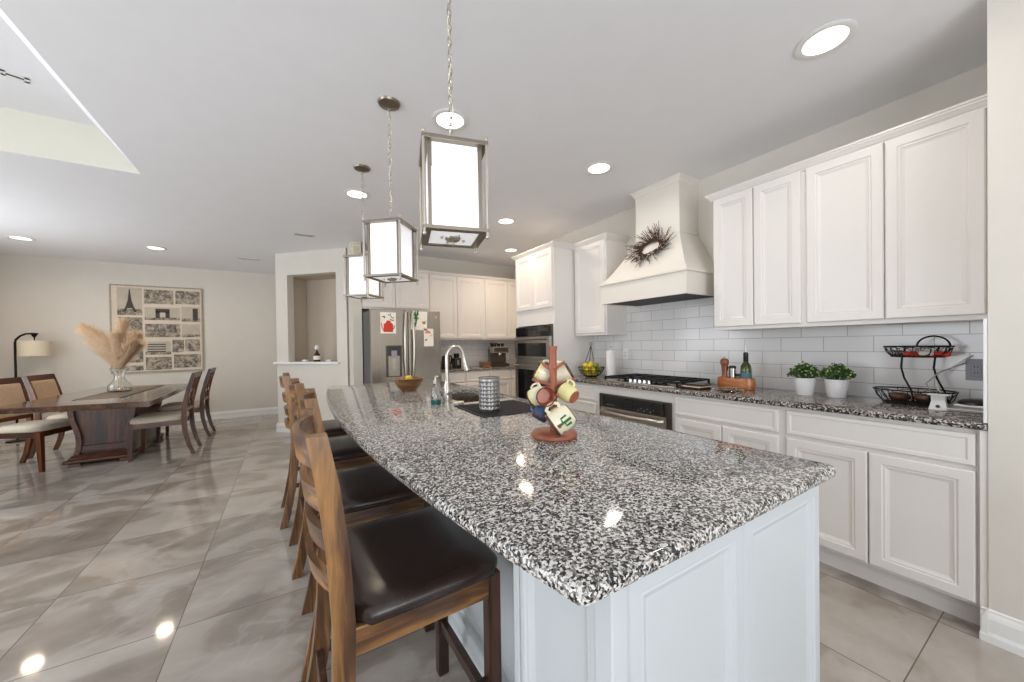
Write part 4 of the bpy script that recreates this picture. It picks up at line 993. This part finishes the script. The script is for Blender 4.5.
for i, (a, b_, c_, d_, e2) in enumerate(pans):
    x0, z1 = pz(a, c_); x1, z0 = pz(b_, d_); z1 = min(z1, HH-.03); z0 = max(z0, .035); cx = (x0+x1)/2
    p = B().box(x0, x1, -.0235, -.022, z0, z1).out('print_panel', 'engrave' if e2 else 'panelbg', t)
    if not e2: B().box(x0, x1, -.0242, -.0235, z0, z0+(z1-z0)*.22).out('printed_ground', 'engrave', p)
    W_, H_ = x1-x0, z1-z0; b = B()
    if i == 0:
        o_ = [(-.30, .1), (-.16, .12), (-.10, .25), (.10, .25), (.16, .12), (.30, .1), (.17, .3), (.09, .5), (.05, .7), (.02, .95), (-.02, .95), (-.05, .7), (-.09, .5), (-.17, .3)]
        b.prism([(cx+q*W_, z0+r_*H_) for q, r_ in o_], 0, .0008, T=Matrix(((1, 0, 0, 0), (0, 0, -1, -.0242), (0, 1, 0, 0), (0, 0, 0, 1)))); b.out('printed_tower', 'inkgrey', p)
    elif i == 6:
        b.box(cx-.2*W_, cx-.08*W_, -.0250, -.0242, z0+.15*H_, z0+.7*H_); b.box(cx+.08*W_, cx+.2*W_, -.0250, -.0242, z0+.15*H_, z0+.7*H_); b.box(cx-.2*W_, cx+.2*W_, -.0250, -.0242, z0+.6*H_, z0+.9*H_); b.out('printed_arch', 'inkgrey', p)
    elif i == 7:
        b.box(cx+.1*W_, cx+.38*W_, -.0250, -.0242, z0+.1*H_, z0+.9*H_); b.out('printed_tower', 'inkgrey', p)
    elif i == 10:
        for r_ in (.2, .38, .56, .74): b.box(cx-.42*W_, cx+.3*W_, -.0250, -.0242, z0+r_*H_, z0+(r_+.08)*H_)
        b.out('printed_arcade', 'inkgrey', p)
    elif i == 1:
        for q in (-.27, .25): b.tube([(cx+(q+.2*math.cos(a_))*W_, -.0242, z0+(.45+.33*math.sin(a_))*H_) for a_ in [2*PI*j/16 for j in range(16)]], .004, 4, closed=True)
        b.out('printed_wheels', 'inkgrey', p)

# ------------------------------------------------------------------ cooktop and right counter things
CT = .9145
t = thing('gas_cooktop', 'black gas cooktop with cast iron grates set in the right counter', 'cooktop', (2.80, 2.115, CT), RZ)
B().box(-.385, .385, -.255, .235, 0, .010, .003).out('glass_base', 'blackg', t)
B().box(-.39, .39, -.26, -.235, 0, .012, .003).out('front_trim', 'steelx', t)
for x, y, r_ in ((-.27, -.10, .045), (-.27, .12, .055), (0, .04, .065), (.27, -.10, .055), (.27, .12, .045)):
    q = B().lathe([(0, .010), (r_, .010), (r_, .018), (r_*.8, .024), (0, .024)], c=(x, y, 0), n=24).out('burner', 'nickeld', t, True); B().lathe([(0, .032), (r_*.62, .032), (r_*.66, .026), (r_*.6, .0242), (0, .0242)], c=(x, y, 0), n=24).out('burner_cap', 'iron', q, True)
for x0, x1 in ((-.38, -.135), (-.125, .125), (.135, .38)):
    b = B(); yf = -.135 if x0 == -.125 else -.225
    for q in ((x0, x1, yf, yf+.012), (x0, x1, .215, .227), (x0, x0+.012, yf, .227), (x1-.012, x1, yf, .227), (x0, x1, -.02, -.008), (x0, x1, .10, .11)): b.box(q[0], q[1], q[2], q[3], .034, .048, .002)
    m_ = (x0+x1)/2; b.box(m_-.006, m_+.006, yf, .227, .036, .050, .002)
    for px in (x0+.006, x1-.006):
        for py in (yf+.006, .22): b.box(px-.006, px+.006, py-.006, py+.006, .0102, .036)
    b.out('grate', 'iron', t)
for i in range(5):
    B().lathe([(0, .036), (.015, .035), (.018, .012), (.021, .0102)], c=(-.10+.05*i, -.19, 0), n=18).box(-.10+.05*i-.003, -.10+.05*i+.003, -.206, -.174, .036, .042).out('control_knob', 'chrome', t, True)

def CP(x, y, z=CT): return (x, y, z)
# fruit bowl with hanging-hook wires
fb = Vector((2.79, 2.90, CT))
t = thing('fruit_bowl', 'wire-hung brown fruit bowl full of lemons and limes', 'bowl', fb)
bp = [(.062, .004), (.085, .018), (.112, .045), (.130, .075), (.138, .102)]
for nm, rr_ in (('bowl_rims', (0, 1, 2, 3, 4)),):
    b = B()
    for q in rr_: b.tube(circ((0, 0, bp[q][1]), bp[q][0], 36), .004 if q in (0, 4) else .0022, 6, closed=True)
    for q in range(22): a = 2*PI*q/22; b.tube([(x*math.cos(a), x*math.sin(a), z) for x, z in bp], .0022, 5)
    for q in range(-3, 4): x = .062*q/3.5; w_ = math.sqrt(.062**2-x*x); b.tube([(x, -w_, .004), (x, w_, .004)], .002, 5)
    b.out('basket_wires', 'blackm', t, True)
b = B()
for s_ in (-1, 0, 1): b.tube([tuple(P3(.05*s_, .138 if not s_ else .128, .102)), tuple(P3(.035*s_, .06, .20)), tuple(P3(0, 0, .34))], .0035, 6)
b.tube(circ((0, 0, .355), .016, 16, 'x'), .003, 6, closed=True); b.out('hanger_wire', 'blackm', t, True)
rnd = random.Random(5); k0 = k1 = None
pos = [(.045*math.cos(2*PI*i/4), .045*math.sin(2*PI*i/4), .036) for i in range(4)]+[(.088*math.cos(.3+2*PI*i/8), .088*math.sin(.3+2*PI*i/8), .080) for i in range(8)]+[(.03*math.cos(2*PI*i/3), .03*math.sin(2*PI*i/3), .088) for i in range(3)]+[(.06*math.cos(.6+2*PI*i/6), .06*math.sin(.6+2*PI*i/6), .125) for i in range(6)]+[(0, 0, .142)]
for i, p in enumerate(pos):
    lime = i % 3 == 1
    if (k1 if lime else k0) is None:
        k = thing('lime' if lime else 'lemon', 'green-yellow lime in the wire-hung bowl' if lime else 'yellow lemon heaped in the wire-hung bowl', 'fruit', fb+Vector(p), 0, 'limes in the fruit bowl' if lime else 'lemons in the fruit bowl')
        B().lathe([(0, -.034), (.006, -.032), (.018, -.025), (.027, -.008), (.027, .008), (.018, .025), (.006, .032), (.005, .036), (0, .037)], n=18, T=Matrix.Rotation(R(80), 4, 'X')).out('peel', 'lime' if lime else 'lemon', k, True); B().ball((0, 0.034, .006), .0035, 6).out('stem_end', 'green', k)
        if lime: k1 = k
        else: k0 = k
    else: dup(k1 if lime else k0, None, fb+Vector(p), rnd.uniform(0, 6))
# paper towel
t = thing('paper_towel_roll', 'upright roll of white paper towel left of the cooktop', 'paper towel', (2.915, 2.735, CT))
B().lathe([(0, 0), (.075, 0), (.078, .006), (.074, .012), (0, .012)], n=32).out('holder_base', 'nickel', t, True); B().tube([(0, 0, .012), (0, 0, .315)], .006, 8).ball((0, 0, .32), .011, 10).out('holder_rod', 'nickel', t, True)
B().lathe([(.018, .013), (.046, .013), (.048, .02), (.048, .275), (.046, .282), (.018, .282), (.018, .013)], n=36).out('roll', 'towel', t, True)
# stacked trivets/boards and glass dish
t = thing('trivet', 'dark flat trivet on the pale boards right of the cooktop', 'trivet', (2.66, 1.625, CT+.0305), R(8)); t.scale = (.85, .62, 1); B().box(-.07, .07, -.11, .11, 0, .010, .004).out('slab', 'blackp', t); B().tube([(0, -.105, .006), (0, -.15, .006), (0, -.17, .01)], .006, 6).out('handle', 'blackp', t, True)
t = thing('chopping_board', 'pale wooden board under the dark trivet', 'board', (2.66, 1.63, CT+.013), R(-4)); t.scale = (.85, .62, 1); B().box(-.085, .085, -.12, .12, 0, .017, .005).out('board', 'bowlw', t); B().box(-.086, .086, -.121, .121, .006, .011, .002).out('edge_band', 'paper', t)
t = thing('serving_tray', 'dark thin tray at the bottom of the pile beside the cooktop', 'tray', (2.66, 1.635, CT), R(6)); t.scale = (.85, .62, 1); B().box(-.095, .095, -.13, .13, 0, .005, .002).out('tray_floor', 'iron', t)
b = B(); [b.box(*q, .005, .0125, .001) for q in ((-.097, .097, -.132, -.124), (-.097, .097, .124, .132), (-.097, -.09, -.124, .124), (.09, .097, -.124, .124))]; b.out('tray_rim', 'iron', t)
t = thing('glass_dish', 'shallow clear glass dish in front of the wooden caddy', 'dish', (2.66, 1.385, CT)); B().lathe([(0, .004), (.06, .004), (.085, .02), (.092, .022), (.095, .018), (.065, .0), (0, 0)], n=32).out('dish', 'glass', t, True); B().tube(circ((0, 0, .021), .0925, 36), .003, 6, closed=True).out('rim', 'glass', t, True)
# caddy
cd_ = Vector((2.88, 1.452, CT)); t = thing('condiment_caddy', 'oval acacia wood caddy holding mill, jars and bottle', 'caddy', cd_)
def ov(a, b_, z, n=36, p=2.6):
    out = []
    for i in range(n):
        q = 2*PI*i/n; ca, sa = math.cos(q), math.sin(q); d = (abs(ca)**p+abs(sa)**p)**(-1/p); out.append((a*ca*d, b_*sa*d, z))
    return out
B().rings([ov(.056, .122, 0), ov(.060, .127, .004), ov(.062, .132, .045), ov(.060, .127, .086), ov(.052, .119, .086), ov(.053, .12, .04), ov(.051, .118, .014)]).out('caddy_wall', 'caddyw', t, True)
def ins_(name, label, cat, y, parts, x=0):
    k = thing(name, label, cat, cd_+Vector((x, y, .0145)), 0)
    for nm, mt, pr in parts: B().lathe(pr, n=24).out(nm, mt, k, True)
    return k
ins_('pepper_mill', 'tall turned wooden pepper mill in the caddy', 'pepper mill', .082, (('mill_body', 'millw', [(0, 0), (.024, 0), (.025, .01), (.021, .05), (.019, .10), (.022, .145), (.024, .16), (0, .16)]), ('mill_head', 'millw', [(.024, .161), (.029, .168), (.031, .185), (.029, .20), (.022, .212), (.010, .216), (0, .216)]), ('knob', 'nickel', [(0, .217), (.006, .217), (.007, .226), (0, .231)])))
k = ins_('salt_shaker', 'steel and dark shaker beside the pepper mill', 'shaker', .024, (('shaker_body', 'steel', [(0, 0), (.024, 0), (.024, .14), (0, .14)]), ('lid', 'blackp', [(.025, .141), (.026, .15), (.02, .16), (0, .162)])))
B().tube([(0, .024, .15), (0, .034, .145), (0, .037, .12)], .004, 6).out('lever', 'blackp', k, True)
ins_('spice_jar', 'short dark-lidded spice jar between shaker and bottle', 'jar', -.020, (('jar', 'glass', [(0, 0), (.022, 0), (.023, .005), (.023, .08), (0, .08)]), ('lid', 'blackp', [(.024, .081), (.024, .10), (0, .101)])), .012)
ins_('wine_bottle', 'green glass oil bottle with pour spout in the caddy', 'bottle', -.072, (('bottle_glass', 'greenglass', [(0, 0), (.034, 0), (.036, .006), (.036, .14), (.032, .165), (.018, .185), (.0145, .20), (.0145, .255), (0, .255)]), ('bottle_label', 'bluelabel', [(.0363, .05), (.037, .052), (.037, .115), (.0363, .117)]), ('neck_sleeve', 'blackp', [(.015, .195), (.0165, .197), (.0165, .258), (.010, .264), (0, .264)]), ('pour_spout', 'nickel', [(.006, .264), (.004, .285), (.003, .315), (0, .315)])))
# potted herbs
def pot_plant(x, y, label, sd):
    t = thing('potted_herb', label, 'potted plant', (x, y, CT), 0, 'white pots of herbs on the right counter')
    B().lathe([(0, 0), (.042, 0), (.045, .004), (.060, .108), (.063, .11), (.062, .114), (.055, .113), (.05, .10), (0, .10)], n=36).out('pot', 'pot', t, True)
    B().lathe([(0, .104), (.03, .106), (.053, .102)], n=20).out('soil', 'soil', t)
    rr = random.Random(sd); vs = []; fs = []; v2 = B(); st = B()
    for i in range(760):
        a, e = rr.uniform(0, 2*PI), rr.random(); rad = .082*math.sqrt(rr.random())*1.0; h = .118+.072*(1-(rad/.082)**2)*rr.uniform(.35, 1.08)+rr.uniform(0, .02)
        p = Vector((rad*math.cos(a), rad*math.sin(a), h)); o_ = Vector((math.cos(a)*rad*9+rr.gauss(0, .5), math.sin(a)*rad*9+rr.gauss(0, .5), rr.uniform(.1, 1))).normalized()
        s_ = o_.cross(Vector((rr.gauss(0, 1), rr.gauss(0, 1), rr.gauss(0, 1)))).normalized(); L = rr.uniform(.012, .02); w = L*.38; nn = o_.cross(s_)*L*.12; n0 = len(vs)
        vs += [p, p+o_*L*.5+s_*w+nn, p+o_*L, p+o_*L*.5-s_*w+nn]; fs += [(n0, n0+1, n0+2), (n0, n0+2, n0+3)]
        if i % 12 == 0: v2.ball(p+o_*L*.6+Vector((0, 0, .004)), .005, 6)
        if i % 8 == 0: st.tube([(p.x*.4, p.y*.4, .10), tuple(p)], .0012, 4)
    b = B(); b.add(vs, fs); tag(b.out('foliage', 'leaf', t), None, None, kind='stuff'); tag(v2.out('pale_buds', 'leafl', t, True), None, None, kind='stuff'); tag(st.out('stems', 'leaf', t), None, None, kind='stuff')
pot_plant(2.905, 1.03, 'green herb in a white pot, left one of the pair', 1); pot_plant(2.925, .872, 'green herb in a white pot, right one of the pair', 2)
# wire fruit stand: two oval scrollwork baskets on a curved frame
wb = Vector((2.93, .545, CT)); t = thing('wire_fruit_stand', 'black two-tier scrollwork wire basket stand', 'basket stand', wb)
def oval(a, b_, z, cx=0, cy=0, n=32): return [(cx+a*math.cos(2*PI*i/n), cy+b_*math.sin(2*PI*i/n), z) for i in range(n)]
def basket(z0, z1, a, b_, cy, nm, sd):
    b = B(); b.tube(oval(a, b_, z1, 0, cy), .0042, 6, closed=True); b.tube(oval(a*.72, b_*.76, z0, 0, cy), .0035, 6, closed=True)
    for i in range(12):
        q = 2*PI*i/12; b.tube([(a*.72*math.cos(q), cy+b_*.76*math.sin(q), z0), (a*.9*math.cos(q), cy+b_*.92*math.sin(q), (z0+z1)/2-.004), (a*math.cos(q), cy+b_*math.sin(q), z1)], .0022, 5)
    for i in range(10):        # scroll loops around the side
        q0 = 2*PI*(i+.5)/10; pts = []
        for j in range(20):
            w = 2*PI*j/20; q = q0+.26*math.cos(w); f = .5+.38*math.sin(w); k_ = .72+.28*f; k2 = .76+.24*f; pts.append((a*k_*math.cos(q), cy+b_*k2*math.sin(q), z0+(z1-z0)*f))
        b.tube(pts, .002, 5, closed=True)
    for i in range(-3, 4): x = a*.72*i/3.6; yy = b_*.76*math.sqrt(max(0, 1-(i/3.6)**2)); b.tube([(x, cy-yy, z0), (x, cy+yy, z0)], .002, 5)
    b.out(nm, 'blackm', t, True)
basket(.006, .078, .108, .158, 0, 'lower_basket', 1); basket(.262, .318, .088, .130, -.015, 'upper_basket', 2)
for s_ in (-1, 1):
    b = B(); y0 = s_*.062; pts = [(.05, y0-.02, .006), (.052, y0-.01, .07), (.055, y0+.018, .14), (.055, y0+.03, .20), (.05, y0+.025, .25), (.05, y0+.01, .318)]; 
    b.tube([(p[0], p[1]-.035, p[2]) for p in pts], .0045, 8); b.out('upright', 'blackm', t, True)
b = B(); b.tube([(.05, -.066+.060*math.cos(PI*i/16), .318+.055*math.sin(PI*i/16)) for i in range(17)], .0045, 8); b.out('carry_handle', 'blackm', t, True)
k = thing('snack_packet', 'red and white packet lying in the upper wire basket', 'packet', wb+Vector((0, -.05, .267))); B().box(-.03, .03, -.085, .085, 0, .022, .008).out('wrapper', 'red', k); B().box(-.031, .031, -.03, .03, .004, .0235, .006).out('white_band', 'paper', k); k.rotation_euler = (0, R(-6), R(8))
k = thing('snack_packet', 'dark small packet in the left of the upper wire basket', 'packet', wb+Vector((0, .06, .267))); B().box(-.028, .028, -.02, .02, 0, .03, .008).out('wrapper', 'brownrim', k); B().box(-.02, .02, -.0205, .0205, .01, .02, .002).out('stripe', 'paper', k)
for x, y, l in ((-.01, .05, 'dark round bun-like pack in the left of the lower wire basket'), (.0, -.045, 'dark round pack in the right of the lower wire basket')):
    k = thing('dark_pouch', l, 'pouch', wb+Vector((x, y, .0125))); B().ball((0, 0, .026), .045, 16, (1, 1.0, .55)).out('pouch_body', 'brownrim', k, True); B().lathe([(0, .052), (.012, .052), (.012, .047)], n=12).out('tie', 'paper', k)
t = thing('white_stand', 'small white tapered holder in front of the wire stand', 'holder', (2.80, .432, CT), RZ)
B().rings([[(-w, -d, z), (w, -d, z), (w, d, z), (-w, d, z)] for w, d, z in ((.032, .022, 0), (.023, .016, .045), (.025, .018, .072))]).out('body', 'whitep', t)
B().box(-.036, .036, -.026, .026, .072, .078, .002).out('top_plate', 'whitep', t); B().lathe([(0, 0), (.008, 0), (.008, .003), (0, .003)], n=12, T=SP((0, -.0205, .018)) @ Matrix.Rotation(R(90), 4, 'X')).out('button', 'blackp', t)
# papers and pouch
t = thing('paper_pile', 'pile of white papers under the dark pouch by the wall end', 'papers', (2.90, .345, CT), R(5)); rr = random.Random(2)
for i in range(5): B().box(-.12+rr.uniform(-.01, .01), .12+rr.uniform(-.01, .01), -.075+rr.uniform(-.008, .008), .075+rr.uniform(-.008, .008), .0032*i, .0032*i+.003).out('sheet', 'paper' if i % 2 else 'greygrout', t)
t = thing('dark_case', 'dark case with pale edge lying on the papers', 'case', (2.93, .33, CT+.0165), R(-6)); B().box(-.08, .08, -.055, .055, 0, .012, .005).out('lower_shell', 'paper', t); B().rings([ov(.08, .055, .012), ov(.078, .053, .024), ov(.06, .04, .034), ov(.02, .015, .037)]).out('upper_shell', 'blackp', t, True)
# wall plates and cables
def plate(name, label, x, y, z, rz, n, col='greygrout'):
    t = thing(name, label, 'outlet', (x, y, z), rz); W_ = .046*n+.026
    B().box(-W_/2, W_/2, -.006, 0, -.057, .057, .002).out('plate', col, t)
    for i in range(n):
        x0 = -W_/2+.013+.046*i+.023; q = B().box(x0-.017, x0+.017, -.009, -.006, -.034, .034, .002).out('receptacle', 'whitep' if col != 'greygrout' else 'greygrout', t)
        for dz in (-.016, .016): B().box(x0-.007, x0-.004, -.0096, -.009, dz-.005, dz+.005).box(x0+.004, x0+.007, -.0096, -.009, dz-.005, dz+.005).out('slots', 'gapd', q)
plate('power_outlet', 'grey double outlet plate on the tiles near the wall end', XW-.0125, .325, 1.105, RZ, 2)
plate('power_outlet', 'pale outlet plate on the tiles right of the paper towel', XW-.0125, 2.70, 1.155, RZ, 1, 'whitep')
plate('power_outlet', 'pale outlet plate on the back wall tiles', 2.42, YB-.0125, 1.16, 0, 1, 'whitep')
b = B(); b.tube([(XW-.022, .36, 1.18), (XW-.06, .37, 1.17), (XW-.10, .42, 1.12), (XW-.13, .47, 1.06), (XW-.16, .46, 1.0), (XW-.15, .42, .95), (XW-.10, .40, .921)], .0035, 7)
tag(b.out('charging_cable', 'whitep', None, True), 'white cable drooping from the grey outlet to the counter', 'cable')
b = B(); b.tube([(XW-.022, .38, 1.14), (XW-.08, .40, 1.13), (XW-.14, .46, 1.09), (XW-.17, .50, 1.03), (XW-.20, .47, .97), (XW-.20, .44, .925), (XW-.22, .405, .9185)], .003, 7)
tag(b.out('charging_cable', 'greygrout', None, True), 'grey cable curving out below the white one', 'cable')
tag(B().box(2.492, 2.506, .2495, .262, .915, 1.355, .002).out('tile_edge_strip', 'trimw'), 'thin white vertical strip finishing the tiled counter at the wall end', 'trim strip')

# back counter: espresso machine, kettle, canister
t = thing('espresso_machine', 'steel and black espresso machine on the back counter', 'coffee machine', (3.04, 5.38, CT), R(-12))
B().box(-.14, .14, -.16, .14, 0, .045, .006).out('drip_base', 'steeld', t); B().box(-.14, .14, .02, .14, .045, .30, .006).out('tower', 'steeld', t)
B().box(-.14, .14, -.15, .14, .22, .33, .01).out('head', 'steel', t); B().box(-.12, .12, -.153, -.15, .245, .31, .002).out('control_face', 'steeld', t)
B().lathe([(0, 0), (.03, 0), (.032, -.03), (.026, -.045), (0, -.045)], c=(0, -.08, .22), n=20).out('group_head', 'chrome', t, True)
B().tube([(0, -.10, .19), (0, -.20, .185), (0, -.235, .18)], .011, 10).out('portafilter_handle', 'blackp', t, True); B().tube([(.115, -.13, .22), (.12, -.15, .16), (.118, -.16, .10)], .005, 8).out('steam_wand', 'chrome', t, True)
B().lathe([(0, 0), (.045, 0), (.06, .05), (.062, .06), (0, .06)], c=(-.07, .05, .331), n=20).out('bean_hopper', 'blackg', t, True); B().box(-.11, .11, -.14, .0, .046, .052).out('drip_tray', 'blackp', t)
for x in (.02, .09): B().lathe([(0, 0), (.025, 0), (.03, .05), (.027, .05), (.022, .004), (0, .004)], c=(x, .05, .331), n=16).out('cup', 'blackp', t, True)
t = thing('electric_kettle', 'steel and black kettle behind the faucet on the back counter', 'kettle', (2.10, 5.40, CT), R(20))
B().lathe([(0, 0), (.08, 0), (.085, .02), (.08, .025), (0, .025)], n=28).out('power_base', 'blackp', t, True); B().lathe([(0, .026), (.075, .026), (.078, .04), (.066, .17), (.055, .20), (0, .205)], n=28).out('body', 'steel', t, True)
b = B(); b.tube([(.06, 0, .19), (.10, 0, .20), (.125, 0, .16), (.115, 0, .08), (.078, 0, .06)], .011, 8); b.out('handle', 'blackp', t, True); B().lathe([(0, .206), (.012, .207), (.014, .225), (0, .228)], n=14).out('lid_knob', 'blackp', t, True)
t = thing('coffee_grinder', 'black coffee grinder right of the kettle', 'grinder', (2.29, 5.42, CT)); B().box(-.055, .055, -.07, .07, 0, .16, .012).out('housing', 'blackp', t); B().lathe([(0, 0), (.04, 0), (.05, .07), (0, .075)], c=(0, 0, .161), n=20).out('hopper', 'blackg', t, True); B().box(-.018, .018, -.078, -.07, .05, .13, .003).out('steel_face', 'steel', t)
t = thing('wooden_box', 'low brown box at the left of the espresso machine', 'box', (2.77, 5.36, CT), R(-5)); B().box(-.07, .07, -.09, .09, 0, .07, .004).out('box_body', 'bowlw', t); B().box(-.073, .073, -.093, .093, .07, .082, .003).out('lid', 'bowlw', t)
